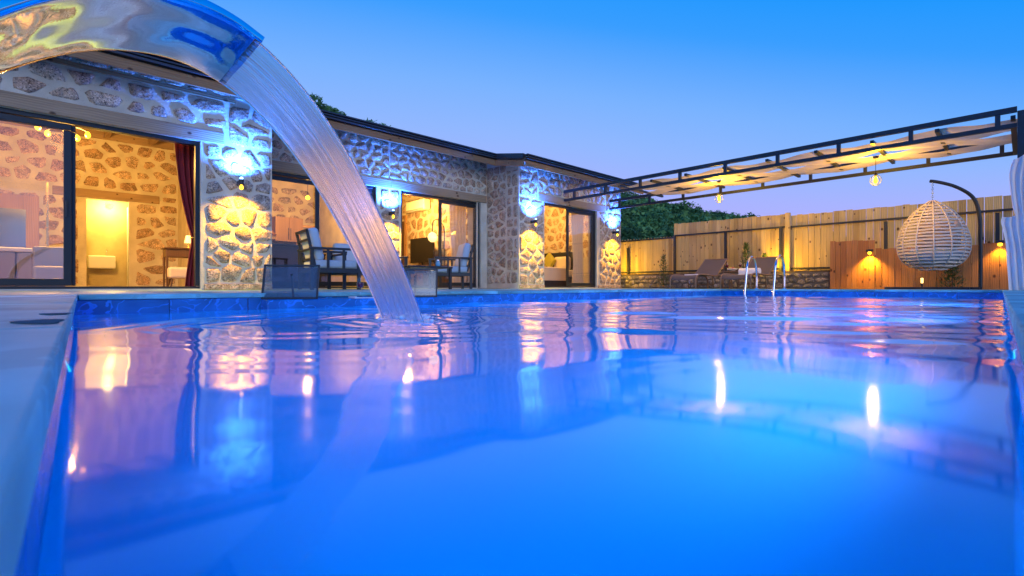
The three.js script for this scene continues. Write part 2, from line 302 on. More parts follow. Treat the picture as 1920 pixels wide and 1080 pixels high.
// underwater lamps in the two sides next to the camera
{
  const spots = [[-0.011, -0.7, Math.PI / 2, 3], [0.037, -2.0, Math.PI / 2, 2], [0.085, -3.3, Math.PI / 2, 1.5], [2.4, -0.017, Math.PI, 20], [5.0, -0.076, Math.PI, 30], [7.8, -0.14, Math.PI, 32]], words = ['near the deck corner', 'under the steel waterfall spout', 'beside the far corner by the villa', 'opposite the terrace armchairs', 'opposite the sitting room door', 'opposite the bedroom door'];
  spots.forEach(([x, z, turn, cd], i) => {
    const o = thing('pool_light', 'round underwater lamp in the pool side ' + words[i], 'lamp', [x, -0.62, z], turn, 'underwater pool lamps');
    part(o, 'ring', new THREE.TorusGeometry(0.10, 0.006, 8, 24).translate(0, 0, 0.012), M.chrome);
    part(o, 'lens', new THREE.CylinderGeometry(0.095, 0.095, 0.012, 24).rotateX(Math.PI / 2).translate(0, 0, 0.008), glow([0.12, 0.62, 1], 3));
    lamp('spot', [0.01, 0.36, 1.0], cd, [0, 0, 0.05], { parent: o, to: [0, -0.3, 1], angle: 1.25, penumbra: 0.7, radius: 3 });
  });
}

// ------------------------------------------------------------------ rubble masonry
function clipHalf(poly, px, py, nx, ny) {    // keep the side where (p - P).n <= 0
  const out = [];
  for (let i = 0; i < poly.length; i++) {
    const a = poly[i], b = poly[(i + 1) % poly.length], da = (a[0] - px) * nx + (a[1] - py) * ny, db = (b[0] - px) * nx + (b[1] - py) * ny;
    if (da <= 0) out.push(a);
    if (da * db < 0) { const t = da / (da - db); out.push([a[0] + (b[0] - a[0]) * t, a[1] + (b[1] - a[1]) * t]); }
  }
  return out;
}
const areaOf = (p) => { let s = 0; for (let i = 0; i < p.length; i++) { const a = p[i], b = p[(i + 1) % p.length]; s += a[0] * b[1] - a[1] * b[0]; } return s / 2; };
function rubble(x0, y0, x1, y1, sw, sh, gap) {      // irregular stones fitted into a rectangle
  const rows = Math.max(1, Math.round((y1 - y0) / sh)), pts = [];
  for (let r = 0; r < rows; r++) {
    const n = Math.max(1, Math.round((x1 - x0) / sw)), off = (r % 2) * 0.5;
    for (let c = -1; c <= n; c++) { const x = x0 + (c + 0.5 + off + rr(-0.34, 0.34)) * (x1 - x0) / n, y = y0 + (r + 0.5 + rr(-0.3, 0.3)) * (y1 - y0) / rows; if (x > x0 + 0.03 && x < x1 - 0.03) pts.push([x, y]); }
  }
  const asp = sh / sw, out = [];
  for (const p of pts) {
    const g = gap * rr(0.6, 1.7);
    let poly = [[x0 + g * 0.35, y0 + g * 0.35], [x1 - g * 0.35, y0 + g * 0.35], [x1 - g * 0.35, y1 - g * 0.35], [x0 + g * 0.35, y1 - g * 0.35]];
    for (const q of pts) {
      if (q === p) continue;
      let dx = q[0] - p[0], dy = q[1] - p[1]; if (Math.hypot(dx, dy) > 3.2 * Math.max(sw, sh)) continue;
      const mx = (p[0] + q[0]) / 2, my = (p[1] + q[1]) / 2, nx = dx * asp, ny = dy / asp, L = Math.hypot(nx, ny);
      poly = clipHalf(poly, mx - nx / L * g / 2, my - ny / L * g / 2, nx / L, ny / L);
      if (poly.length < 3) break;
    }
    if (poly.length >= 3 && areaOf(poly) > 0.0025) out.push(poly);
  }
  return out;
}
function stoneGeo(poly, depth, square = 0) {  // a polygon -> a craggy cushion of at most 50 faces, origin at its middle
  let cx = 0, cy = 0; for (const p of poly) { cx += p[0] / poly.length; cy += p[1] / poly.length; }
  const r = square || rr(0.12, 0.22); let c = [];        // cut the corners
  for (let i = 0; i < poly.length; i++) { const a = poly[i], b = poly[(i + 1) % poly.length]; c.push([a[0] + (b[0] - a[0]) * r, a[1] + (b[1] - a[1]) * r], [b[0] + (a[0] - b[0]) * r, b[1] + (a[1] - b[1]) * r]); }
  if (c.length > 10) c = c.filter((p, i) => { const q = c[(i + 1) % c.length]; return Math.hypot(p[0] - q[0], p[1] - q[1]) > 0.012; }).slice(0, 14);
  c = c.map(([x, y]) => { const j = square ? 0.006 : 0.014; return [x + rr(-j, j), y + rr(-j, j)]; });
  const n = c.length, pos = [], idx = [], lim = n > 10 ? 1 : 2;
  const rings = [[1, -0.012], [0.93, depth * 0.75], [0.6, depth]].slice(0, lim + 1);
  for (const [s, z] of rings) for (const [x, y] of c) { const k = s === 1 ? 0 : rr(-0.35, 0.35) * depth; pos.push((x - cx) * s, (y - cy) * s, z + k); }
  pos.push(0, 0, depth * rr(0.9, 1.4));
  for (let q = 0; q < rings.length - 1; q++) for (let i = 0; i < n; i++) { const a = q * n + i, b = q * n + (i + 1) % n; idx.push(a, b, b + n, a, b + n, a + n); }
  const l = (rings.length - 1) * n; for (let i = 0; i < n; i++) idx.push(l + i, l + (i + 1) % n, rings.length * n);
  const g = new THREE.BufferGeometry(); g.setAttribute('position', new THREE.Float32BufferAttribute(pos, 3)); g.setIndex(idx); g.computeVertexNormals();
  const ou = rr(0, 7), ov = rr(0, 7), uv = []; for (let i = 0; i < pos.length / 3; i++) uv.push(pos[i * 3] + ou, pos[i * 3 + 1] + ov);
  g.setAttribute('uv', new THREE.Float32BufferAttribute(uv, 2)); g.userData.at = [cx, cy];
  return g;
}
let stoneCount = 0;
function layStones(wall, rects, { sw = 0.27, sh = 0.2, gap = 0.045, depth = 0.022, mats = M.stones, z = 0, one = true, name = 'stone' } = {}) {
  const groups = mats.map(() => []);
  for (const [x0, y0, x1, y1] of rects) for (const poly of rubble(x0, y0, x1, y1, sw, sh, gap)) {
    const g = stoneGeo(poly, depth), m = Math.floor(rnd() * mats.length);
    if (one) { const o = part(wall, name, g, mats[m]); o.position.set(g.userData.at[0], g.userData.at[1], z); stoneCount++; }
    else groups[m].push(g.translate(g.userData.at[0], g.userData.at[1], z));
  }
  if (!one) groups.forEach((l, i) => { if (l.length) { const o = part(wall, 'rubble_stones', l, mats[i]); o.userData.kind = 'stuff'; } });
}
function layQuoins(wall, x0, y0, x1, y1, cols, hAvg, z = 0) {    // coursed larger blocks, as at the corners and on the lamp piers
  let y = y0 + 0.01;
  while (y < y1 - 0.08) {
    const h = Math.min(y1 - y, hAvg * rr(0.75, 1.3)), cuts = [x0];
    for (let k = 1; k < cols; k++) cuts.push(x0 + (x1 - x0) * (k / cols + rr(-0.14, 0.14)));
    cuts.push(x1);
    for (let k = 0; k < cuts.length - 1; k++) {
      const g = 0.022 * rr(0.7, 1.8), a = cuts[k] + g, b = cuts[k + 1] - g, c = y + g, d = y + h - g * 0.6, j = () => rr(-0.016, 0.016);
      if (b - a < 0.06 || d - c < 0.05) continue;
      const ge = stoneGeo([[a + j(), c + j()], [b + j(), c + j()], [b + j(), d + j()], [a + j(), d + j()]], 0.016, rr(0.1, 0.26));
      const o = part(wall, 'stone', ge, M.quoins[Math.floor(rnd() * 4)]); o.position.set(ge.userData.at[0], ge.userData.at[1], z); stoneCount++;
    }
    y += h;
  }
}
function wallGeo(x0, x1, y1, openings, thick, yTop2) {        // a wall with openings: front at local z = 0, body behind it
  const s = new THREE.Shape([new THREE.Vector2(x0, -0.15), new THREE.Vector2(x1, -0.15), new THREE.Vector2(x1, yTop2 ?? y1), new THREE.Vector2(x0, y1)]);
  for (const [a, b, c, d] of openings) s.holes.push(new THREE.Path([new THREE.Vector2(a, b), new THREE.Vector2(a, d), new THREE.Vector2(c, d), new THREE.Vector2(c, b)]));
  return uvBox(new THREE.ExtrudeGeometry(s, { depth: thick, bevelEnabled: false }).translate(0, 0, -thick));
}

// ------------------------------------------------------------------ the villa
const villa = thing('stone_villa', 'single storey villa of rubble stone and pale mortar with sliding glass doors', 'house');
const ZA = -8.2, ZB = -9.36, SLOPE = 0.19, roofAt = (z) => 2.87 + SLOPE * (-z - 7.75);
const DH = 2.15, LH = 0.18;
const wallA = part(villa, 'front_wall', wallGeo(-3.4, 2.57, roofAt(ZA) + 0.02, [[-1.15, 0.02, 1.6, DH]], 0.3), M.mortar); wallA.position.z = ZA;
const wallB = part(villa, 'recessed_wall', wallGeo(2.3, 8.04, roofAt(ZB) + 0.02, [[2.62, 0.02, 5.0, DH], [5.58, 0.02, 7.84, DH]], 0.3), M.mortar); wallB.position.z = ZB;
const wallC = part(villa, 'bedroom_wall', wallGeo(8.044, 12.25, roofAt(ZA) + 0.02, [[8.92, 0.02, 11.08, DH]], 0.3), M.mortar); wallC.position.z = ZA;
const wallR = part(villa, 'return_wall', wallGeo(0.004, 1.159, roofAt(ZB) + 0.02, [], 0.3, roofAt(ZA) + 0.02), M.mortar); wallR.position.set(8.04, 0, ZB); wallR.rotation.y = -Math.PI / 2;
const wallQ = part(villa, 'return_wall', wallGeo(-ZA + 0.304, -ZB - 0.003, roofAt(ZA) + 0.02, [], 0.27, roofAt(ZB) + 0.02), M.mortar); wallQ.position.set(2.57, 0, 0); wallQ.rotation.y = Math.PI / 2;
const BACK = -15.2;
function sideWall(name, x, z0, z1, thick, mat, faceMinus) {   // runs along z; its face looks to -x or +x
  const s = faceMinus ? -1 : 1, g = faceMinus ? wallGeo(z1, z0, roofAt(z1) + 0.02, [], thick, roofAt(z0) + 0.02) : wallGeo(-z0, -z1, roofAt(z0) + 0.02, [], thick, roofAt(z1) + 0.02);
  const o = part(villa, name, g, mat); o.position.x = x; o.rotation.y = s * Math.PI / 2; return o;
}
sideWall('end_wall', 12.25, ZA - 0.303, BACK, 0.3, M.mortar, false);
sideWall('end_wall', -3.1, ZA - 0.303, BACK, 0.3, M.mortar, false);
const rear = part(villa, 'rear_wall', wallGeo(-3.1, 12.25, roofAt(BACK) + 0.02, [], 0.3), M.mortar); rear.position.z = BACK;
// stones outside; the piers carry a mix of pale blocks and rougher rubble
const pier = (w, x0, y0, x1, y1) => layStones(w, [[x0, y0, x1, y1]], { sw: 0.25, sh: 0.215, gap: 0.034, depth: 0.022, mats: [...M.quoins, ...M.stones.slice(0, 4)] });
layStones(wallA, [[-1.0, DH + LH + 0.02, 1.95, 2.79]], { sw: 0.34, sh: 0.22, gap: 0.06 });
layStones(wallA, [[-3.3, 0.1, -1.32, 2.9]], { sw: 0.33, sh: 0.2, gap: 0.06, one: false });
layStones(wallA, [[-0.9, 2.86, 2.57, roofAt(ZA) + 0.0]], { sw: 0.3, sh: 0.13, gap: 0.03 });
layStones(wallA, [[1.95, DH + 0.02, 2.56, 2.79]], { sw: 0.3, sh: 0.2, gap: 0.05 });
pier(wallA, 1.66, 0.10, 2.565, DH - 0.02);
layStones(wallB, [[2.6, DH + LH + 0.02, 5.3, roofAt(ZB) - 0.02], [5.3, DH + LH + 0.02, 8.03, roofAt(ZB) - 0.02]], { sw: 0.23, sh: 0.175, gap: 0.036 });
pier(wallB, 5.08, 0.10, 5.54, DH - 0.02);
layStones(wallR, [[0.02, 0.1, 0.72, roofAt(ZB) - 0.15]], { sw: 0.22, sh: 0.19, gap: 0.04 });
layQuoins(wallR, 0.74, 0.1, 1.14, 2.85, 2, 0.26);
pier(wallC, 8.06, 0.10, 8.9, DH);
layStones(wallC, [[8.06, DH + 0.02, 8.68, roofAt(ZA)], [8.68, DH + LH + 0.02, 11.5, roofAt(ZA)], [11.5, DH + 0.02, 12.24, roofAt(ZA)]], { sw: 0.24, sh: 0.18, gap: 0.036 });
pier(wallC, 11.2, 0.10, 12.24, DH);
// stone skirting at the foot of the piers
for (const [w, a, b] of [[wallA, 1.64, 2.57], [wallB, 5.06, 5.56], [wallC, 8.05, 8.91], [wallC, 11.12, 12.25]]) part(w, 'skirting', rbox(b - a - 0.004, 0.085, 0.03, 0.006, (a + b) / 2, 0.045, 0.016), M.quoins[2]);
// timbers: lintels over the doors and the bond timber
for (const [w, a, b] of [[wallA, -1.5, 1.9], [wallB, 2.6, 5.34], [wallB, 5.345, 8.02], [wallC, 8.7, 11.5]]) part(w, 'lintel', alongX(uvBox(rbox(b - a, LH, 0.10, 0.012, (a + b) / 2, DH + LH / 2 + 0.002, -0.022), rr(0, 2), rr(0, 2))), M.lintel);
part(wallA, 'bond_timber', alongX(rbox(3.7, 0.06, 0.05, 0.008, 0.2, 2.825, -0.004)), M.fascia);
// roof with notched eave
{
  const outline = [[-4, 7.75], [2.85, 7.75], [2.85, 8.78], [7.8, 8.78], [7.8, 7.75], [12.7, 7.75], [12.7, 15.7], [-4, 15.7]].map(([x, y]) => new THREE.Vector2(x, y));
  const tilt = (g) => { const p = g.attributes.position; for (let i = 0; i < p.count; i++) p.setY(i, p.getY(i) + roofAt(p.getZ(i))); g.computeVertexNormals(); return g; };
  const roof = part(villa, 'roof', tilt(slab(outline, null, 0.09, 0.17)), M.roof);
  part(roof, 'soffit', tilt(slab(outline.map((v) => new THREE.Vector2(v.x, Math.min(15.6, v.y + 0.001))), null, 0, 0.088)), M.soffit);
  const runs = [[-4, 7.75, 2.85, 7.75], [2.852, 8.78, 7.798, 8.78], [7.8, 7.75, 12.7, 7.75]];
  for (const [x0, z0, x1] of runs) {
    part(roof, 'fascia', alongX(rbox(x1 - x0, 0.13, 0.035, 0.006, (x0 + x1) / 2, roofAt(-z0) - 0.045, -z0 + 0.02)), M.fascia);
    part(roof, 'gutter', [rbox(x1 - x0, 0.03, 0.09, 0.008, (x0 + x1) / 2, roofAt(-z0) + 0.055, -z0 + 0.05), rbox(x1 - x0, 0.024, 0.05, 0.006, (x0 + x1) / 2, roofAt(-z0) + 0.10, -z0 + 0.07), rbox(x1 - x0, 0.03, 0.06, 0.006, (x0 + x1) / 2, roofAt(-z0) + 0.155, -z0 + 0.05)], M.gutter);
  }
  for (const [x, z0, z1] of [[7.785, 7.79, 8.76], [2.866, 7.79, 8.76]]) { part(roof, 'fascia', beam(V(x, roofAt(-z0) - 0.045, -z0), V(x, roofAt(-z1) - 0.045, -z1), 0.03, 0.13), M.fascia); part(roof, 'edge_trim', beam(V(x, roofAt(-z0) + 0.12, -z0), V(x, roofAt(-z1) + 0.12, -z1), 0.05, 0.12), M.gutter); }
}
// floors and inner walls
part(villa, 'floor', slab([[-3.0, 8.5], [2.3, 8.5], [2.3, 9.66], [7.73, 9.66], [7.73, 8.5], [11.95, 8.5], [11.95, 15.1], [-3.0, 15.1]].map(([x, y]) => new THREE.Vector2(x, y)), null, -0.001, 0.012), M.floorIn);
const innerA = part(villa, 'inner_wall', wallGeo(-3.05, 2.3, 3.9, [[0.62, 0.012, 1.36, 2.0]], 0.2), M.mortar); innerA.position.z = -14.2;
layStones(innerA, [[-1.9, 2.24, 2.3, 3.32], [-3.0, 0.05, -1.9, 3.32], [-1.9, 0.05, 0.5, 2.02], [1.46, 0.05, 2.3, 2.0], [1.95, 2.02, 2.3, 2.22]], { sw: 0.36, sh: 0.27, gap: 0.07, depth: 0.014, mats: M.innerStones });
part(innerA, 'lintel', alongX(rbox(1.85, 0.18, 0.07, 0.01, 1.0, 2.1, 0.0)), M.lintel);
part(innerA, 'wall_plate', alongX(rbox(5.2, 0.16, 0.09, 0.01, -0.4, 3.42, 0.0)), M.lintel);
for (const x of [-1.6, -0.3, 0.95, 1.75]) part(innerA, 'rafter', beam(V(x, 3.44, 0.02), V(x, 2.92, 5.65), 0.09, 0.13), M.lintel);
sideWall('partition_wall', 2.3, -8.51, -15.19, 0.15, M.plaster, true);
const partB = sideWall('partition_wall', 5.38, -9.67, -15.18, 0.14, M.plaster, true);
const innerB = part(villa, 'inner_wall', wallGeo(2.452, 5.37, 3.7, [], 0.15), M.plaster); innerB.position.z = -13.2;
layStones(innerB, [[2.5, 1.72, 5.3, 2.62]], { sw: 0.34, sh: 0.25, gap: 0.07, depth: 0.016, mats: M.quoins, one: false });
const innerR = sideWall('inner_wall', 7.735, -9.362, -15.16, 0.02, M.mortar, true);   // right-hand wall of the sitting room
layStones(innerR, [[-12.6, 0.1, -9.7, 2.9], [-14.0, 2.2, -12.6, 3.1]], { sw: 0.34, sh: 0.3, gap: 0.075, depth: 0.014, mats: M.innerStones, one: false });
const innerC = sideWall('inner_wall', 11.945, -8.51, -15.14, 0.02, M.mortar, true);   // bedhead wall of the bedroom
layStones(innerC, [[-12.2, 0.9, -8.6, 2.9]], { sw: 0.34, sh: 0.28, gap: 0.07, depth: 0.014, mats: M.innerStones, one: false });
sideWall('partition_wall', 8.046, -9.664, -15.17, 0.28, M.plaster, false);

// sliding doors: two leaves; 'open' leaves are slid behind the other one
function slidingDoor(x0, x1, z, mullion, leaves) {
  const d = new THREE.Group(); d.name = 'sliding_door'; villa.add(d); d.position.set(0, 0, z - 0.10);
  const f = 0.055, w = x1 - x0;
  part(d, 'frame', [rbox(w, f, 0.11, 0.006, (x0 + x1) / 2, DH - f / 2 - 0.002, 0), rbox(w, 0.05, 0.11, 0.006, (x0 + x1) / 2, 0.027, 0), rbox(f, DH - f - 0.06, 0.11, 0.006, x0 + f / 2, DH / 2, 0), rbox(f, DH - f - 0.06, 0.11, 0.006, x1 - f / 2, DH / 2, 0)], M.frame);
  for (const [a, b, off] of leaves) {
    const s = 0.075, y0 = 0.06, y1 = DH - f - 0.01, lw = b - a;
    part(d, 'leaf_frame', [rbox(lw, s, 0.04, 0.006, (a + b) / 2, y1 - s / 2, off), rbox(lw, s * 1.15, 0.04, 0.006, (a + b) / 2, y0 + s * 0.575, off), rbox(s, y1 - y0 - s * 2.2, 0.04, 0.006, a + s / 2, (y0 + y1) / 2, off), rbox(s, y1 - y0 - s * 2.2, 0.04, 0.006, b - s / 2, (y0 + y1) / 2, off)], M.frame);
    part(d, 'pane', box(lw - s * 1.9, y1 - y0 - s * 2, 0.002, (a + b) / 2, (y0 + y1) / 2, off), M.glass);
  }
  part(d, 'handle', [rbox(0.02, 0.2, 0.03, 0.005, mullion, 1.02, 0.062)], M.steelDark);
  return d;
}
slidingDoor(-1.15, 1.6, ZA, 0.17, [[-1.10, 0.22, 0.022], [-1.06, 0.26, -0.024]]);
slidingDoor(2.62, 5.0, ZB, 3.72, [[2.68, 3.84, -0.024], [3.74, 4.945, 0.022]]);
slidingDoor(5.58, 7.84, ZB, 6.72, [[6.62, 7.785, 0.022], [6.66, 7.78, -0.024]]);
slidingDoor(8.92, 11.08, ZA, 9.96, [[9.86, 11.02, 0.022], [9.92, 11.02, -0.024]]);

// ------------------------------------------------------------------ wall lamps on the stone piers: cool light up, warm light down
function sconce(x, z, label) {
  const o = thing('wall_lamp', label, 'lamp', [x, 1.60, z], 0, 'up and down wall lamps on the villa front');
  part(o, 'back_plate', rbox(0.04, 0.07, 0.13, 0.008, 0, 0, 0.085), M.steelDark);
  part(o, 'body', lathe([[0.001, -0.036], [0.034, -0.04], [0.037, -0.02], [0.03, 0], [0.037, 0.02], [0.034, 0.04], [0.001, 0.036]], 20).translate(0, 0, 0.19), M.steelDark);
  part(o, 'upper_bulb', new THREE.SphereGeometry(0.024, 16, 10).translate(0, 0.056, 0.19), M.bulbCool);
  part(o, 'lower_bulb', lathe([[0.001, -0.115], [0.018, -0.108], [0.028, -0.085], [0.02, -0.055], [0.012, -0.04]], 16).translate(0, 0, 0.19), M.bulb);
  lamp('spot', [0.025, 0.16, 1.0], 58, [0, 0.12, 0.19], { parent: o, to: [0, 1.12, -0.05], angle: 1.3, penumbra: 1, radius: 1.5 });
  lamp('spot', [1.0, 0.48, 0.008], 22, [0, -0.17, 0.19], { parent: o, to: [0, -1.17, -0.05], angle: 1.2, penumbra: 1, radius: 1.5 });
}
sconce(2.085, ZA, 'up and down wall lamp on the broad pier beside the living room door');
sconce(5.28, ZB, 'up and down wall lamp on the narrow pier between two recessed doors');
sconce(8.42, ZA, 'up and down wall lamp on the corner pier left of the bedroom door');
sconce(11.8, ZA, 'up and down wall lamp on the end pier where the pergola meets the villa');

// ------------------------------------------------------------------ rooms
const WARM = [1.0, 0.50, 0.10];
// living room chandelier
{
  const o = thing('chandelier', 'branched ceiling lamp with glowing bulbs in the living room', 'lamp', [0.18, 2.52, -10.4]);
  part(o, 'rod', rod(V(0, 0.05, 0), V(0, 0.72, 0), 0.008), M.steelDark);
  part(o, 'hub', lathe([[0.001, -0.03], [0.04, -0.02], [0.05, 0.02], [0.02, 0.06], [0.001, 0.06]]), M.steelDark);
  for (let k = 0; k < 5; k++) {
    const a = k * 1.2566 + 0.3, c = Math.cos(a), s = Math.sin(a);
    part(o, 'arm', tube([V(0, 0, 0), V(0.15 * c, 0.05, 0.15 * s), V(0.3 * c, 0.0, 0.3 * s)], 0.007, 12, 6), M.steelDark);
    part(o, 'bulb', lathe([[0.001, -0.1], [0.025, -0.09], [0.038, -0.06], [0.028, -0.02], [0.012, 0]], 14).translate(0.3 * c, 0, 0.3 * s), M.bulb);
  }
  lamp('point', WARM, 48, [0, -0.2, 0], { parent: o, radius: 8 });
}
// the bathroom behind the open inner door
{
  const o = thing('bathroom', 'small yellow lit bathroom seen through the inner doorway', 'room', [0, 0, 0]);
  part(o, 'tiled_wall', [box(0.02, 2.3, 0.78, 0.32, 1.15, -14.8), box(1.6, 2.3, 0.02, 1.12, 1.15, -15.18), box(1.6, 0.02, 0.76, 1.12, 2.31, -14.8)], std([0.62, 0.52, 0.30], 0.5, { map: mortarMap }));
  part(o, 'door_leaf', rbox(0.035, 1.95, 0.66, 0.006, 1.42, 0.99, -14.75), M.white);
  const b = thing('washbasin', 'white washbasin on the yellow bathroom wall', 'basin', [0.92, 0.62, -14.98]);
  part(b, 'bowl', rbox(0.5, 0.3, 0.34, 0.03), M.white); part(b, 'tap', tube([V(0.1, 0.15, -0.1), V(0.1, 0.28, -0.1), V(0.1, 0.29, 0.02)], 0.012, 12, 6), M.chrome);
  const l = thing('bathroom_lamp', 'small glowing lamp above the washbasin', 'lamp', [1.05, 1.95, -14.9]);
  part(l, 'globe', new THREE.SphereGeometry(0.07, 16, 12), M.shade); part(l, 'bracket', rod(V(0, 0, -0.06), V(0, 0, -0.26), 0.012), M.steelDark);
  lamp('point', [1, 0.68, 0.16], 7, [0, 0, 0], { parent: l, radius: 3 });
}
// burgundy curtain tied back at the open leaf
function drape(pts, mat, name, label, width0, folds, group) {      // pts: [y, centre x, half width] in the plane z; pleats run down it
  const nu = 60, nv = pts.length - 1, steps = 28, pos = [], idx = [];
  const curve = new THREE.CatmullRomCurve3(pts.map(([y, x, w]) => V(x, y, w)));
  for (let j = 0; j <= steps; j++) { const c = curve.getPoint(j / steps); for (let i = 0; i <= nu; i++) { const u = i / nu * 2 - 1; pos.push(c.x + u * c.z, c.y, 0.035 * Math.min(1, 0.25 / (c.z + 0.05)) * Math.sin(u * Math.PI * folds + 0.6 * Math.sin(j * 0.3)) + 0.01 * Math.sin(u * 17)); } }
  for (let j = 0; j < steps; j++) for (let i = 0; i < nu; i++) { const a = j * (nu + 1) + i, b = a + 1, c = a + nu + 1, d = c + 1; idx.push(a, c, b, b, c, d); }
  const g = new THREE.BufferGeometry(); g.setAttribute('position', new THREE.Float32BufferAttribute(pos, 3)); g.setIndex(idx); g.computeVertexNormals();
  const uv = []; for (let i = 0; i < pos.length / 3; i++) uv.push(pos[i * 3], pos[i * 3 + 1]); g.setAttribute('uv', new THREE.Float32BufferAttribute(uv, 2));
  return g;
}
{
  const o = thing('wine_red_curtain', 'wine red curtain swept aside in the open living room door', 'curtain', [0, 0, -8.62]);
  part(o, 'cloth', drape([[2.3, 1.50, 0.16], [1.9, 1.515, 0.145], [1.4, 1.545, 0.115], [1.0, 1.585, 0.075], [0.78, 1.61, 0.05], [0.55, 1.60, 0.065], [0.2, 1.58, 0.09], [0.02, 1.575, 0.1]], M.wine, '', '', 0, 4), M.wine);
  part(o, 'curtain_rail', rod(V(-1.1, 2.32, 0), V(1.78, 2.32, 0), 0.012), M.steelDark);
  part(o, 'tie_band', new THREE.TorusGeometry(0.05, 0.012, 8, 20).rotateX(Math.PI / 2).translate(1.61, 0.78, 0), M.brass);
}
// tub with glass screen and brass posts behind the closed leaf
{
  const o = thing('hot_tub', 'grey panelled hot tub with white rim behind the living room glass', 'tub', [-0.72, 0.012, -10.35]);
  const panels = []; for (let k = 0; k < 9; k++) panels.push(rbox(0.155, 0.5, 0.04, 0.012, -0.72 + k * 0.172, 0.27, 0.5 + (k % 2) * 0.008));
  for (const p of panels) part(o, 'panel', p, M.greyPanel);
  part(o, 'shell', [box(1.6, 0.5, 0.9, 0, 0.25, 0)], M.greyPanel);
  part(o, 'rim', rbox(1.68, 0.06, 1.1, 0.02, 0, 0.56, 0.0), M.white);
  const s = thing('glass_screen', 'clear glass screen between brass posts beside the hot tub', 'screen', [-0.72, 0.012, -11.1]);
  for (const x of [-0.9, 0, 0.72]) part(s, 'post', box(0.03, 1.75, 0.03, x, 0.875, 0), M.brass);
  part(s, 'pane', box(0.84, 1.6, 0.004, -0.45, 0.9, 0), M.clearGlass); part(s, 'pane', box(0.66, 1.6, 0.004, 0.36, 0.9, 0), M.clearGlass);
  const t = thing('wall_mirror', 'dark mirror in an oak frame on the living room wall', 'mirror', [-0.75, 1.05, -14.15]);
  part(t, 'oak_frame', rbox(1.25, 1.75, 0.05, 0.01), M.oak); part(t, 'mirror_glass', box(0.86, 1.25, 0.012, 0, -0.05, 0.032), std([0.3, 0.32, 0.34], 0.12, { metalness: 0.9 }));
  const pch = thing('armchair', 'grey cushioned armchair beside the hot tub', 'chair', [0.02, 0.012, -9.35]);
  part(pch, 'seat', rbox(0.34, 0.3, 0.3, 0.05, 0, 0.17, 0), M.greyPanel); part(pch, 'backrest', rbox(0.34, 0.36, 0.09, 0.03, 0, 0.42, -0.12), M.greyPanel);
}
// side table with stool under it at the living room wall
{
  const o = thing('console_table', 'small dark wooden table with a drawer beside the red curtain', 'table', [1.93, 0.012, -11.5]);
  part(o, 'tabletop', rbox(0.62, 0.03, 0.42, 0.006, 0, 0.78, 0), M.walnut); part(o, 'drawer', rbox(0.58, 0.15, 0.38, 0.006, 0, 0.685, 0), M.walnut);
  for (const [x, z] of [[-0.27, -0.17], [0.27, -0.17], [-0.27, 0.17], [0.27, 0.17]]) part(o, 'leg', rod(V(x, 0, z), V(x, 0.61, z), 0.014, 0.024), M.walnut);
  const s = thing('stool', 'cream upholstered stool under the dark wooden table', 'stool', [1.86, 0.012, -11.3]);
  part(s, 'seat', rbox(0.4, 0.22, 0.36, 0.05, 0, 0.3, 0), M.linen); for (const [x, z] of [[-0.14, -0.12], [0.14, -0.12], [-0.14, 0.12], [0.14, 0.12]]) part(s, 'leg', rod(V(x * 1.2, 0, z * 1.2), V(x, 0.2, z), 0.012, 0.02), M.walnut);
  const l = thing('table_lamp', 'small glowing lamp on the dark wooden table', 'lamp', [2.05, 0.81, -11.55]);
  part(l, 'foot', lathe([[0.001, 0], [0.05, 0], [0.05, 0.01], [0.01, 0.02], [0.01, 0.12]]), M.brass); part(l, 'lamp_shade', lathe([[0.045, 0.26], [0.075, 0.11]], 18), M.shade);
}
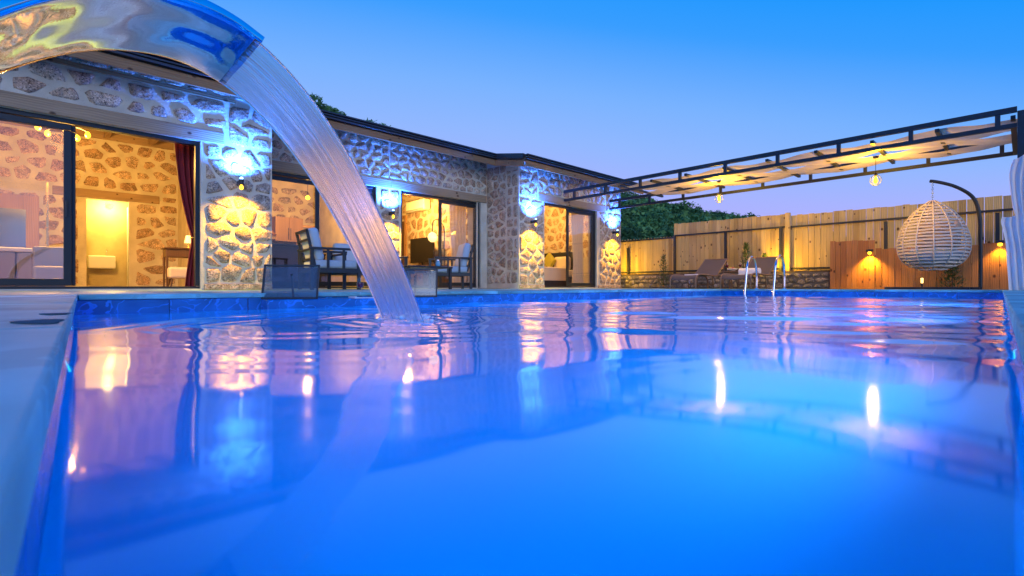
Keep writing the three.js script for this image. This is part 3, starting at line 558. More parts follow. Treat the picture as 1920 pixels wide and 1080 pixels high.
// kitchen
{
  const k = thing('kitchen_cabinet', 'pale oak wall cabinet with two doors on the kitchen wall', 'cabinet', [4.44, 1.18, -13.0]);
  part(k, 'carcass', rbox(0.68, 0.62, 0.3, 0.006, 0, 0.31, 0), M.oak); for (const s of [-1, 1]) { const d = part(k, 'door', rbox(0.33, 0.6, 0.02, 0.004, s * 0.169, 0.31, 0.162), M.oak); part(d, 'handle', box(0.012, 0.3, 0.02, s * 0.03, 0.2, 0.18), M.steelDark); }
  const h = thing('cooker_hood', 'yellowish metal cooker hood beside the wall cabinet', 'hood', [3.72, 1.18, -12.96]);
  part(h, 'canopy', uvBox(new THREE.CylinderGeometry(0.2, 0.5, 0.26, 4).rotateY(Math.PI / 4).translate(0, 0.26, 0)), M.brass); part(h, 'chimney', box(0.26, 0.9, 0.24, 0, 0.84, 0), M.white); part(h, 'rim', rbox(0.72, 0.1, 0.5, 0.01, 0, 0.08, 0.02), M.brass);
  const c = thing('kitchen_counter', 'kitchen counter with oak drawers along the back wall', 'counter', [3.9, 0.012, -12.86]);
  part(c, 'base', box(2.7, 0.84, 0.56, 0, 0.42, 0), M.darkBlue); part(c, 'worktop', rbox(2.74, 0.04, 0.62, 0.008, 0, 0.862, 0), M.black);
  for (const x of [-0.6, 0.0, 0.62]) { const d = part(c, 'drawer', rbox(0.56, 0.3, 0.02, 0.004, x, 0.66, 0.292), M.oak); part(d, 'handle', box(0.2, 0.014, 0.02, x, 0.72, 0.31), M.steelDark); }
  const b = thing('kitchen_island', 'dark kitchen island behind the recessed glass door', 'counter', [3.35, 0.012, -10.6]);
  part(b, 'base', rbox(1.2, 0.86, 0.6, 0.01, 0, 0.43, 0), M.darkBlue); part(b, 'worktop', rbox(1.26, 0.04, 0.66, 0.008, 0, 0.882, 0), M.black);
  const w = thing('inner_door', 'glazed inner door with golden frame in the kitchen wall', 'door', [5.0, 0.012, -13.14]);
  part(w, 'frame', [box(0.06, 1.6, 0.05, -0.27, 0.8, 0), box(0.06, 1.6, 0.05, 0.27, 0.8, 0), box(0.6, 0.06, 0.05, 0, 1.63, 0)], M.brass); part(w, 'pane', box(0.48, 1.58, 0.01, 0, 0.8, 0), M.greyPanel);
  const p = thing('pendant_lamp', 'small bare bulb hanging over the kitchen island', 'lamp', [4.35, 2.1, -11.4]);
  part(p, 'cord', rod(V(0, 0.08, 0), V(0, 1.2, 0), 0.004), M.black); part(p, 'bulb', new THREE.SphereGeometry(0.05, 16, 12), M.bulb);
  lamp('point', WARM, 11, [0, 0, 0], { parent: p, radius: 2.4 });
}
// sitting room
{
  const a = thing('air_conditioner', 'cream split air conditioner high on the sitting room wall', 'air conditioner', [7.6, 2.18, -11.85], -Math.PI / 2);
  part(a, 'casing', rbox(0.95, 0.30, 0.22, 0.03, 0, 0.15, 0), M.white); part(a, 'louvre', rbox(0.86, 0.03, 0.02, 0.004, 0, 0.03, 0.11), M.greyPanel);
  const t = thing('television', 'black flat television standing on the sitting room sideboard', 'television', [7.42, 0.62, -11.35], -Math.PI / 2);
  part(t, 'screen_panel', rbox(1.15, 0.68, 0.04, 0.01, 0, 0.42, 0), M.black); part(t, 'stand', [box(0.3, 0.02, 0.18, 0, 0.01, 0), box(0.06, 0.1, 0.03, 0, 0.06, 0)], M.black);
  const s = thing('sideboard', 'low walnut sideboard with two pale boxes under the television', 'sideboard', [7.44, 0.012, -11.3], -Math.PI / 2);
  part(s, 'top', rbox(1.7, 0.04, 0.44, 0.006, 0, 0.585, 0), M.walnut); for (const x of [-0.83, 0.83]) part(s, 'side', rbox(0.04, 0.56, 0.42, 0.006, x, 0.28, 0), M.walnut); part(s, 'shelf', rbox(1.6, 0.03, 0.4, 0.006, 0, 0.06, 0), M.walnut);
  for (const x of [-0.3, 0.1]) { const b = part(s, 'storage_box', rbox(0.3, 0.3, 0.34, 0.01, x, 0.23, 0.02), M.oak); part(b, 'grip', rbox(0.09, 0.03, 0.01, 0.003, x, 0.27, 0.195), M.black); }
  const d = thing('inner_door', 'dark brown inner door standing in the sitting room wall', 'door', [7.70, 0.012, -13.1], -Math.PI / 2);
  part(d, 'leaf', rbox(0.8, 1.98, 0.04, 0.006, 0, 0.99, 0), M.walnut); part(d, 'casing', [box(0.09, 2.06, 0.06, -0.45, 1.03, 0), box(0.09, 2.06, 0.06, 0.45, 1.03, 0), box(0.99, 0.09, 0.06, 0, 2.105, 0)], M.oak);
  const l = thing('arc_lamp', 'curved floor lamp with a glowing glass shade in the sitting room', 'lamp', [7.3, 0.012, -10.15]);
  part(l, 'foot', new THREE.CylinderGeometry(0.14, 0.15, 0.025, 24).translate(0, 0.0125, 0), M.steelDark);
  part(l, 'stem', tube([V(0, 0.02, 0), V(0, 1.2, 0), V(-0.02, 1.55, 0), V(-0.2, 1.72, 0), V(-0.34, 1.66, 0), V(-0.36, 1.4, 0)], 0.012, 40, 8), M.steelDark);
  part(l, 'lamp_shade', lathe([[0.03, 0.1], [0.09, 0.06], [0.12, -0.02], [0.1, -0.1], [0.05, -0.14]], 20).translate(-0.36, 1.29, 0), M.shade);
  lamp('point', WARM, 20, [-0.55, 2.1, -0.9], { parent: l, radius: 6 });
  const c = thing('linen_curtain', 'pale linen curtain hanging behind the sitting room glass', 'curtain', [0, 0, -9.78]);
  part(c, 'cloth', drape([[2.3, 7.45, 0.26], [1.5, 7.45, 0.25], [0.8, 7.47, 0.23], [0.05, 7.46, 0.25]], M.linenCurtain, '', '', 0, 5), M.linenCurtain); part(c, 'curtain_rail', rod(V(5.6, 2.32, 0), V(7.73, 2.32, 0), 0.012), M.steelDark);
}
// bedroom
{
  const b = thing('double_bed', 'dark framed bed with white cover in the bedroom', 'bed', [11.0, 0.012, -10.35], 0);
  part(b, 'headboard', rbox(0.09, 1.12, 1.9, 0.02, 0.88, 0.56, 0), M.darkBlue); part(b, 'base', rbox(1.75, 0.32, 1.66, 0.02, 0, 0.17, 0), M.darkBlue);
  part(b, 'mattress', rbox(1.72, 0.22, 1.6, 0.06, 0, 0.44, 0), M.white); part(b, 'bed_cover', rbox(1.3, 0.42, 1.68, 0.05, -0.23, 0.40, 0), M.linen);
  for (const [z, m] of [[-0.42, M.linen], [0.4, M.linen]]) part(b, 'pillow', rbox(0.2, 0.42, 0.62, 0.09, 0.66, 0.76, z).rotateZ(0.0), m);
  part(b, 'olive_cushion', rbox(0.4, 0.4, 0.14, 0.06).rotateZ(Math.PI / 4).rotateY(-Math.PI / 2).translate(0.5, 0.84, 0.0), M.olive);
  const l = thing('ceiling_lamp', 'round glowing ceiling lamp in the bedroom', 'lamp', [10.2, 2.72, -10.2]);
  part(l, 'base', new THREE.CylinderGeometry(0.1, 0.1, 0.42, 20).translate(0, 0.28, 0), M.steelDark); part(l, 'diffuser', new THREE.SphereGeometry(0.14, 20, 12), M.shade);
  lamp('point', WARM, 28, [0, 0, 0], { parent: l, radius: 6.5 });
  const c = thing('sheer_curtain', 'pale sheer curtain behind the closed bedroom glass', 'curtain', [0, 0, -8.62]);
  part(c, 'cloth', drape([[2.3, 10.72, 0.30], [1.4, 10.74, 0.26], [0.8, 10.78, 0.22], [0.05, 10.74, 0.26]], M.linenCurtain, '', '', 0, 6), M.linenCurtain); part(c, 'curtain_rail', rod(V(8.9, 2.32, 0), V(11.3, 2.32, 0), 0.012), M.steelDark);
}

// ------------------------------------------------------------------ steel waterfall spout and its sheet of water
{
  const zN = -1.84, zF = -2.36, o = thing('waterfall_spout', 'polished steel arched spout pouring a sheet of water into the pool', 'spout', [0, 0, 0]);
  const prof = [[-0.50, 0.0], [-0.49, 0.18], [-0.45, 0.36], [-0.36, 0.52], [-0.24, 0.645], [-0.10, 0.76], [0.0, 0.84], [0.11, 0.908], [0.24, 0.95], [0.36, 0.96], [0.46, 0.943], [0.545, 0.908]].map(([x, y]) => V(x, y, 0));
  const curve = new THREE.CatmullRomCurve3(prof), N = 96;
  const thick = (t) => 0.10 * (1 - t) ** 1.4 + 0.026, half = (t) => 0.17 + 0.09 * Math.min(1, t * 1.6);
  const nz = 16, pos = [], idx = [], zc = (zN + zF) / 2;
  const ringAt = (t) => {                // a rounded flat duct around the centre line
    const c = curve.getPoint(t), d = curve.getTangent(t), nx = -d.y, ny = d.x, th = thick(t), w = half(t), pts = [];
    for (let k = 0; k < nz * 2 + 8; k++) {
      const M2 = nz * 2 + 8, a = k / M2 * Math.PI * 2, e = 0.12, cx = Math.sign(Math.cos(a)) * Math.abs(Math.cos(a)) ** e, sy = Math.sign(Math.sin(a)) * Math.abs(Math.sin(a)) ** (e * 2.2);
      const q = cx * w, h = sy * th / 2 + th / 2;   // the underside follows the centre line
      pts.push([c.x + nx * h, c.y + ny * h, zc + q]);
    }
    return pts;
  };
  const K = nz * 2 + 8;
  for (let i = 0; i <= N; i++) for (const p of ringAt(i / N)) pos.push(...p);
  for (let i = 0; i < N; i++) for (let k = 0; k < K; k++) { const a = i * K + k, b = i * K + (k + 1) % K; idx.push(a, b, a + K, b, b + K, a + K); }
  const g = new THREE.BufferGeometry(); g.setAttribute('position', new THREE.Float32BufferAttribute(pos, 3)); g.setIndex(idx); g.computeVertexNormals();
  const uv = []; for (let i = 0; i <= N; i++) for (let k = 0; k < K; k++) uv.push(pos[(i * K + k) * 3 + 2], i / N * 1.9); g.setAttribute('uv', new THREE.Float32BufferAttribute(uv, 2));
  part(o, 'arched_duct', g, M.inox);
  part(o, 'foot_plate', rbox(0.34, 0.012, 0.56, 0.004, -0.46, 0.005, zc), M.inox);
  for (const [x, z] of [[-0.60, -0.24], [-0.60, 0.24], [-0.33, -0.24], [-0.33, 0.24]]) part(o, 'bolt', new THREE.CylinderGeometry(0.012, 0.012, 0.012, 6).translate(x, 0.017, zc + z), M.chrome);
  // the sheet, ribbed along its fall
  const s = thing('water_sheet', 'ribbed sheet of water falling in an arc from the steel spout', 'water', [0, 0, 0]);
  const nu = 220, nv = 60, sp = [], si = [];
  const ribs = Array.from({ length: 26 }, () => [rr(20, 190), rr(0, 6.28), rr(0.4, 1)]);
  const rib = (u, v) => { let q = 0; for (const [f, p, a] of ribs) q += a * Math.sin(f * u + p + 0.9 * Math.sin(v * 2 + p)) / (1 + f / 60); return q / 6; };
  for (const side of [0, 1]) for (let j = 0; j <= nv; j++) for (let i = 0; i <= nu; i++) {
    const v = j / nv, u = i / nu, dx = v * 0.775, x = 0.525 + dx, y = 0.918 - 0.48 * dx - 1.2247 * dx * dx;
    const sl = 0.48 + 2.45 * dx, L = Math.hypot(1, sl), nx = sl / L, ny = 1 / L, hw = 0.245 - 0.055 * v, edge = Math.min(1, Math.min(u, 1 - u) * 26);
    const th = (0.004 + 0.0075 * (1 - edge) * Math.min(1, Math.min(u, 1 - u) * 90 + 0.1)) * (side ? -0.5 : 0.5) + 0.0034 * (side ? 1 : 0.6) * rib(side ? u + 3 : u, v) * edge * Math.min(1, 0.35 + v);
    sp.push(x + nx * th, y + ny * th, zc - 0.02 * v + (u * 2 - 1) * hw);
  }
  const S = (nv + 1) * (nu + 1);
  for (let j = 0; j < nv; j++) for (let i = 0; i < nu; i++) { const a = j * (nu + 1) + i, b = a + 1, c = a + nu + 1, d = c + 1; si.push(a, b, c, b, d, c, S + a, S + c, S + b, S + b, S + c, S + d); }
  for (let j = 0; j < nv; j++) for (const i of [0, nu]) { const a = j * (nu + 1) + i, c = a + nu + 1; i ? si.push(a, S + a, c, S + a, S + c, c) : si.push(a, c, S + a, S + a, c, S + c); }
  for (let i = 0; i < nu; i++) for (const j of [0, nv]) { const a = j * (nu + 1) + i, b = a + 1; j ? si.push(a, b, S + a, b, S + b, S + a) : si.push(a, S + a, b, b, S + a, S + b); }
  const sg = new THREE.BufferGeometry(); sg.setAttribute('position', new THREE.Float32BufferAttribute(sp, 3)); sg.setIndex(si); sg.computeVertexNormals();
  part(s, 'sheet', sg, M.sheet);
  const foam = []; for (let k = 0; k < 420; k++) { const r = rr(0.002, 0.007) * (k % 9 ? 1 : 1.6), q = Math.abs(rr(-1, 1) * rr(0, 1)), x = 1.295 + rr(-1, 1) * 0.05 + q * rr(-0.03, 0.12), z = zc - 0.02 + rr(-1, 1) * (0.20 + 0.05 * q); foam.push(new THREE.IcosahedronGeometry(r, 0).scale(1.3, k % 9 ? 0.55 : 1, 1.3).translate(x, WATER + 0.001 + (k % 9 ? 0 : rr(0, 0.035)), z)); }
  const fr = part(s, 'froth', foam, phy([0.9, 0.95, 1], 0.4, { transmission: 0.4, thickness: 0 })); fr.userData.kind = 'stuff';
}

// wet patches drying on the deck beside the coping
{
  const wet = phy([0.10, 0.14, 0.15], 0.9, { specularIntensity: 0 });
  for (const [x, z, a, b, label] of [[-0.02, -0.97, 0.026, 0.055, 'dark wet patch on the deck by the pool coping'], [0.0, -1.22, 0.02, 0.03, 'smaller dark wet patch on the deck nearer the waterfall spout']]) {
    const o = []; for (let k = 0; k < 22; k++) { const t = k / 22 * 6.2832, r = 1 + 0.16 * Math.sin(t * 3 + x * 50) + 0.08 * Math.sin(t * 5); o.push(new THREE.Vector2(Math.cos(t) * a * r, Math.sin(t) * b * r)); }
    single('wet_patch', label, 'puddle', slab(o, null, 0, 0.0008), wet, [x + 0.012, 0.0016, z]);
  }
}

// ------------------------------------------------------------------ terrace furniture
function makeArmchair(label) {            // faces +x
  const o = thing('garden_armchair', label, 'chair', [0, 0, 0], 0, 'armchairs on the terrace');
  const w = 0.36, bar = 0.05;
  for (const s of [-1, 1]) {
    part(o, 'front_leg', box(bar, 0.62, bar, 0.36, 0.31, s * w), M.steelDark);
    part(o, 'rear_leg', beam(V(-0.36, 0, s * w), V(-0.36, 0.62, s * w), bar), M.steelDark);
    part(o, 'arm', rbox(0.80, 0.035, 0.065, 0.008, 0.0, 0.637, s * w), M.steelDark);
    for (const x of [-0.12, 0.12]) part(o, 'arm_slat', box(0.035, 0.30, 0.03, x, 0.47, s * w), M.steelDark);
    part(o, 'side_rail', box(0.68, 0.07, 0.04, 0, 0.30, s * w), M.steelDark);
  }
  part(o, 'seat_rail', [box(0.04, 0.06, 0.66, 0.36, 0.30, 0), box(0.04, 0.06, 0.66, -0.36, 0.30, 0)], M.steelDark);
  const tilt = (g) => g.rotateZ(0.22).translate(-0.30, 0.36, 0);
  part(o, 'back_frame', [tilt(box(0.035, 0.56, 0.04, 0, 0.28, -0.31)), tilt(box(0.035, 0.56, 0.04, 0, 0.28, 0.31)), tilt(box(0.035, 0.04, 0.66, 0, 0.56, 0))], M.steelDark);
  for (const y of [0.12, 0.27, 0.42]) part(o, 'back_slat', tilt(box(0.025, 0.035, 0.6, 0, y, 0)), M.steelDark);
  part(o, 'seat_cushion', rbox(0.68, 0.13, 0.64, 0.045, 0.02, 0.40, 0, 3), M.cushion);
  part(o, 'back_cushion', rbox(0.15, 0.52, 0.62, 0.06, 0, 0, 0, 3).rotateZ(0.22).translate(-0.27, 0.70, 0), M.cushion);
  return o;
}
const arm1 = makeArmchair('garden armchair with pale cushions showing its slatted back');
arm1.position.set(3.30, 0, -7.75); arm1.rotation.y = -0.12;
copyOf(arm1, [6.15, 0, -8.35], Math.PI - 0.42, 'garden armchair with tufted cushion before the sitting room glass');
{
  const o = thing('garden_sofa', 'two seat garden sofa with blue cushions against the recessed wall', 'sofa', [4.55, 0, -8.85], -Math.PI / 2);
  for (const s of [-1, 1]) { part(o, 'leg', box(0.05, 0.62, 0.05, 0.33, 0.31, s * 0.64), M.steelDark); part(o, 'leg', box(0.05, 0.62, 0.05, -0.33, 0.31, s * 0.64), M.steelDark); part(o, 'arm', rbox(0.74, 0.035, 0.065, 0.008, 0, 0.637, s * 0.64), M.steelDark); }
  part(o, 'frame', [box(0.68, 0.07, 1.24, 0, 0.30, 0), box(0.03, 0.4, 1.24, -0.34, 0.52, 0)], M.steelDark);
  for (const s of [-1, 1]) { part(o, 'seat_cushion', rbox(0.66, 0.13, 0.60, 0.045, 0.03, 0.40, s * 0.305, 3), M.cushion); part(o, 'back_cushion', rbox(0.15, 0.44, 0.60, 0.06, -0.24, 0.66, s * 0.305, 3), M.cushion); }
  const t = thing('coffee_table', 'low dark metal coffee table between the garden armchairs', 'table', [4.95, 0, -7.55]);
  part(t, 'tabletop', rbox(0.95, 0.035, 0.55, 0.008, 0, 0.40, 0), M.steelDark); for (const [x, z] of [[-0.44, -0.24], [0.44, -0.24], [-0.44, 0.24], [0.44, 0.24]]) part(t, 'leg', box(0.045, 0.385, 0.045, x, 0.192, z), M.steelDark);
  const j = thing('candle_jar', 'small blue glass jar on the coffee table', 'jar', [5.25, 0.418, -7.5]);
  part(j, 'glass', lathe([[0.001, 0], [0.04, 0], [0.045, 0.06], [0.03, 0.09], [0.034, 0.11]]), std([0.12, 0.4, 0.6], 0.15)); part(j, 'lid', new THREE.CylinderGeometry(0.03, 0.03, 0.02, 14).translate(0, 0.118, 0), M.chrome);
}
// ledge at the pool's back edge with a tray and a wine glass, and the two tinted backrests
const ledge = structure('pool_ledge', rbox(2.3, 0.09, 0.16, 0.01, 2.35, -0.094, -4.016), M.poolTile, 'tiled ledge along the back of the pool');
function wineGlass(label, pos, full, s = 1) {
  const o = thing('wine_glass', label, 'glass', pos, 0); o.scale.setScalar(s);
  part(o, 'foot', lathe([[0.001, 0], [0.034, 0], [0.034, 0.003], [0.006, 0.008], [0.0045, 0.085]], 20), M.clearGlass);
  part(o, 'bowl', lathe([[0.0045, 0.085], [0.026, 0.10], [0.037, 0.13], [0.035, 0.17], [0.031, 0.20]], 24), M.clearGlass);
  part(o, 'red_wine', lathe([[0.001, 0.088], [0.022, 0.10], [0.033, 0.128], [0.033, 0.15 * full], [0.001, 0.15 * full]], 20), M.redWine);
}
{
  const t = thing('serving_tray', 'thin pale tray on the pool ledge under the wine glass', 'tray', [2.05, -0.0475, -4.0]);
  part(t, 'plate', rbox(0.40, 0.008, 0.13, 0.003, 0.05, 0, 0), M.white); part(t, 'grip', [box(0.02, 0.014, 0.12, -0.14, 0.008, 0), box(0.02, 0.014, 0.12, 0.24, 0.008, 0)], M.white);
  wineGlass('glass of red wine on the tray at the pool edge', [1.98, -0.0415, -4.0], 0.98, 0.85);
  const back = (x, label) => {
    const o = thing('pool_floor_chair', label, 'chair', [x, -0.0475, -3.985], -0.62, 'tinted floor chairs at the pool edge');
    const lean = (g) => g.rotateX(-0.25);
    part(o, 'tinted_panel', lean(box(0.40, 0.26, 0.005, 0, 0.13, 0)), M.smoked);
    part(o, 'frame', [lean(box(0.014, 0.275, 0.014, -0.205, 0.137, 0)), lean(box(0.014, 0.275, 0.014, 0.205, 0.137, 0)), lean(box(0.424, 0.014, 0.014, 0, 0.274, 0)), lean(box(0.424, 0.012, 0.014, 0, 0.006, 0))], M.steelDark);
    part(o, 'prop', beam(V(0, 0.2, -0.05), V(0, 0.0, -0.1), 0.014), M.steelDark);
    return o;
  };
  back(1.38, 'low tinted floor chair leaning at the pool edge before the stone pier');
  back(2.52, 'low tinted floor chair at the pool edge behind the falling water');
}

// ------------------------------------------------------------------ fence, planter wall, lamps of the garden
function plankRun(parent, name, z0, z1, x, h0, h1, w, mats, point, y0 = 0) {
  const n = Math.round(Math.abs(z1 - z0) / w), variants = [];
  for (let k = 0; k < n; k++) {
    const z = z0 + (z1 - z0) * (k + 0.5) / n, h = h0 + (h1 - h0) * (k + 0.5) / n + rr(-0.012, 0.012), ww = Math.abs(z1 - z0) / n - 0.006;
    let g;
    if (point) { g = new THREE.ExtrudeGeometry(new THREE.Shape([new THREE.Vector2(-ww / 2, 0), new THREE.Vector2(ww / 2, 0), new THREE.Vector2(ww / 2, h - 0.05), new THREE.Vector2(0, h), new THREE.Vector2(-ww / 2, h - 0.05)]), { depth: 0.018, bevelEnabled: false }).rotateY(-Math.PI / 2); }
    else g = new THREE.BoxGeometry(0.02, h, ww).translate(0, h / 2, 0);
    const o = part(parent, name, uvBox(g, rr(0, 5), rr(0, 5)), mats[Math.floor(rnd() * mats.length)]); o.position.set(x + rr(-0.006, 0.006), y0, z); o.rotation.x = rr(-0.002, 0.002);
  }
}
function fence(label, z0, z1, x, h0, h1, w, point, rails, posts) {
  const o = thing('plank_fence', label, 'fence', [0, 0, 0], 0, 'pine plank fences behind the pool');
  plankRun(o, 'plank', z0, z1, x, h0, h1, w, M.pine, point, -0.07);
  for (const y of rails) part(o, 'rail', box(0.04, 0.04, Math.abs(z1 - z0), x - 0.04, y, (z0 + z1) / 2), M.steelDark);
  for (const z of posts) part(o, 'post', box(0.06, h0 * 0.82, 0.06, x - 0.092, h0 * 0.41 - 0.07, z), M.steelDark);
  return o;
}
fence('lower pine fence with pointed planks beside the end of the villa', -10.8, -7.13, 13.5, 1.64, 1.62, 0.105, true, [1.50, 0.50], [-10.2, -8.7]);
fence('tall pine plank fence behind the two sun loungers', -7.12, -4.12, 13.4, 1.97, 1.93, 0.115, false, [1.54, 0.5], [-7.05, -5.57, -4.2]);
fence('tall pine plank fence behind the hanging egg chair', -4.02, 1.4, 13.5, 1.90, 1.88, 0.13, false, [1.54, 0.5], [-2.1, -0.35]);
single('corner_board', 'broad upright pine board where the two tall fences meet', 'board', uvBox(new THREE.BoxGeometry(0.11, 1.96, 0.10).translate(0, 0.91, 0)), M.pine[1], [13.41, 0, -4.065]);
{
  const o = thing('cedar_screen', 'low orange stained plank screen with steps in its top', 'screen', [0, 0, 0]);
  plankRun(o, 'plank', -3.03, -2.2, 12.86, 1.14, 1.12, 0.105, M.cedar, false, -0.07);
  plankRun(o, 'plank', -2.19, -1.2, 12.86, 0.93, 0.90, 0.115, M.cedar, false, -0.07);
  plankRun(o, 'plank', -1.19, 1.2, 12.86, 0.92, 0.95, 0.125, M.cedar, false, -0.07);
  part(o, 'batten', box(0.04, 0.06, 4.2, 12.89, 0.7, -0.92), M.cedar[0]); part(o, 'batten', box(0.04, 0.06, 4.2, 12.89, 0.2, -0.92), M.cedar[0]);
}
function planter(z0, z1, label) {
  const o = thing('planter_wall', label, 'wall', [12.95, 0, 0], -Math.PI / 2, 'low grey stone planter walls');
  const w = part(o, 'wall_core', uvBox(new THREE.BoxGeometry(Math.abs(z1 - z0), 0.46, 0.28).translate((z0 + z1) / 2, 0.16, -0.14)), M.darkMortar);
  layStones(w, [[z0, 0.0, z1, 0.37]], { sw: 0.2, sh: 0.135, gap: 0.03, depth: 0.02, mats: M.greyStones });
  part(o, 'soil', box(Math.abs(z1 - z0) - 0.04, 0.04, 0.2, (z0 + z1) / 2, 0.405, -0.14), M.bark);
  return o;
}
planter(-10.5, -6.2, 'low grey stone planter wall next to the villa end');
planter(-6.19, -3.06, 'low grey stone planter wall behind the sun loungers');
function downLamp(x, y, z, label, I) {
  const o = thing('fence_lamp', label, 'lamp', [x, y, z], -Math.PI / 2, 'downlights on the plank screens');
  part(o, 'cap', rbox(0.12, 0.05, 0.09, 0.01, 0, 0.02, 0.06), M.steelDark); part(o, 'bulb', new THREE.SphereGeometry(0.034, 14, 10).translate(0, -0.03, 0.06), M.bulb);
  lamp('spot', [1, 0.5, 0.02], I, [0, -0.05, 0.07], { parent: o, to: [0, -1, 0.02], angle: 0.95, penumbra: 0.6, radius: 1.5 });
}
downLamp(12.84, 0.80, -2.28, 'small downlight glowing on the orange plank screen', 14);
downLamp(12.84, 0.86, -0.30, 'small downlight beside the white curtain at the screen end', 4);
function gardenSpot(z, label) {
  const o = thing('garden_spotlight', label, 'lamp', [12.8, 0.428, z], 0, 'garden spotlights on the planter wall');
  part(o, 'spike', rod(V(0.12, -0.01, 0), V(0.12, 0.12, 0), 0.01), M.steelDark); part(o, 'head', new THREE.CylinderGeometry(0.035, 0.045, 0.09, 16).rotateZ(-0.5).translate(0.12, 0.13, 0), M.steelDark); part(o, 'bulb', new THREE.SphereGeometry(0.045, 14, 10).translate(0.10, 0.185, 0), M.bulb);
  lamp('point', [1, 0.55, 0.02], 5, [0.10, 0.19, 0], { parent: o, radius: 1.5 });
}
gardenSpot(-8.75, 'glowing garden spotlight on the planter by the villa corner');
gardenSpot(-4.25, 'glowing garden spotlight behind the sun lounger with rolled towel');
{
  const o = thing('bollard_light', 'short golden stake light on the grass before the orange screen', 'lamp', [12.3, -0.004, -1.36]);
  part(o, 'stake', new THREE.CylinderGeometry(0.012, 0.012, 0.12, 10).translate(0, 0.06, 0), M.steelDark); part(o, 'glow_tube', new THREE.CylinderGeometry(0.02, 0.02, 0.1, 12).translate(0, 0.17, 0), glow([1, 0.6, 0.12], 3)); part(o, 'cap', new THREE.CylinderGeometry(0.03, 0.03, 0.014, 12).translate(0, 0.227, 0), M.steelDark);
  lamp('point', [1, 0.6, 0.12], 0.15, [0, 0.17, 0], { parent: o, radius: 0.5 });
}
// small conifers
function sapling(x, y, z, h, wd, label) {
  const o = thing('conifer_sapling', label, 'plant', [x, y, z], rr(0, 6), 'young conifers by the fence');
  part(o, 'trunk', rod(V(0, -0.02, 0), V(0, h * 0.95, 0), 0.012, 0.004, 6), M.bark);
  const pos = [];
  for (let k = 0; k < 420; k++) {
    const t = rr(0.08, 1), r = wd * (1 - t * 0.9) * Math.sqrt(rr(0.1, 1)), a = rr(0, 6.283), c = V(Math.cos(a) * r, h * t, Math.sin(a) * r), d = V(Math.cos(a), rr(0.3, 1.2), Math.sin(a)).normalize().multiplyScalar(rr(0.05, 0.1)), s = V(-Math.sin(a), rr(-0.4, 0.4), Math.cos(a)).multiplyScalar(rr(0.008, 0.016));
    const p = [c.clone().add(s), c.clone().sub(s), c.clone().add(d)]; for (const q of p) pos.push(q.x, q.y, q.z);
  }
  const g = new THREE.BufferGeometry(); g.setAttribute('position', new THREE.Float32BufferAttribute(pos, 3)); g.computeVertexNormals(); part(o, 'foliage', g, M.conifer);
}
sapling(12.75, -0.004, -7.1, 0.95, 0.24, 'young conifer in front of the planter wall near the villa');
sapling(13.08, 0.42, -4.95, 0.75, 0.22, 'young conifer on the planter between the two loungers');
sapling(13.08, 0.42, -4.5, 0.45, 0.13, 'small young conifer beside the garden spotlight');
sapling(12.7, -0.004, -0.95, 0.55, 0.26, 'bushy young conifer under the hanging egg chair');

// ------------------------------------------------------------------ sun loungers
function makeLounger(label) {             // foot towards -x
  const o = thing('sun_lounger', label, 'lounger', [0, 0, 0], 0, 'brown sling sun loungers');
  const w = 0.3;
  for (const s of [-1, 1]) {
    part(o, 'side_rail', tube([V(-0.95, 0.0, s * w), V(-0.92, 0.24, s * w), V(-0.84, 0.30, s * w), V(0.0, 0.30, s * w), V(0.85, 0.30, s * w), V(0.93, 0.24, s * w), V(0.96, 0.0, s * w)], 0.017, 48, 8), M.loungerFrame);
    part(o, 'leg', rod(V(-0.05, 0, s * w), V(-0.12, 0.30, s * w), 0.015), M.loungerFrame); part(o, 'leg', rod(V(0.42, 0, s * w), V(0.35, 0.30, s * w), 0.015), M.loungerFrame);
    part(o, 'back_rail', rod(V(0.18, 0.31, s * (w - 0.03)), V(0.78, 0.72, s * (w - 0.03)), 0.015), M.loungerFrame);
    part(o, 'arm_prop', rod(V(0.66, 0.30, s * (w - 0.05)), V(0.58, 0.58, s * (w - 0.05)), 0.01), M.loungerFrame);
  }
  part(o, 'cross_bar', [rod(V(0.78, 0.72, -w + 0.03), V(0.78, 0.72, w - 0.03), 0.015), rod(V(-0.05, 0.1, -w), V(-0.05, 0.1, w), 0.012)], M.loungerFrame);
  const sag = (pts) => { const pos = [], idx = [], nu = 10; pts.forEach(([x, y]) => { for (let i = 0; i <= nu; i++) { const u = i / nu * 2 - 1; pos.push(x, y - 0.018 * (1 - u * u), u * (w - 0.015)); } }); for (let j = 0; j < pts.length - 1; j++) for (let i = 0; i < nu; i++) { const a = j * (nu + 1) + i; idx.push(a, a + 1, a + nu + 1, a + 1, a + nu + 2, a + nu + 1); } const g = new THREE.BufferGeometry(); g.setAttribute('position', new THREE.Float32BufferAttribute(pos, 3)); g.setIndex(idx); g.computeVertexNormals(); const uv = []; for (let i = 0; i < pos.length / 3; i++) uv.push(pos[i * 3], pos[i * 3 + 2]); g.setAttribute('uv', new THREE.Float32BufferAttribute(uv, 2)); return g; };
  part(o, 'seat_sling', sag([[-0.93, 0.22], [-0.9, 0.28], [-0.82, 0.315], [-0.5, 0.315], [-0.1, 0.312], [0.18, 0.315]]), M.sling);
  part(o, 'back_sling', sag([[0.18, 0.33], [0.38, 0.465], [0.58, 0.6], [0.78, 0.735]]), M.sling);
  return o;
}
const lounger = makeLounger('brown sling sun lounger with a flat towel on its seat'); lounger.position.set(11.15, -0.004, -5.22);
copyOf(lounger, [11.15, -0.004, -4.08], 0, 'brown sling sun lounger with a rolled towel, next to the pool ladder');
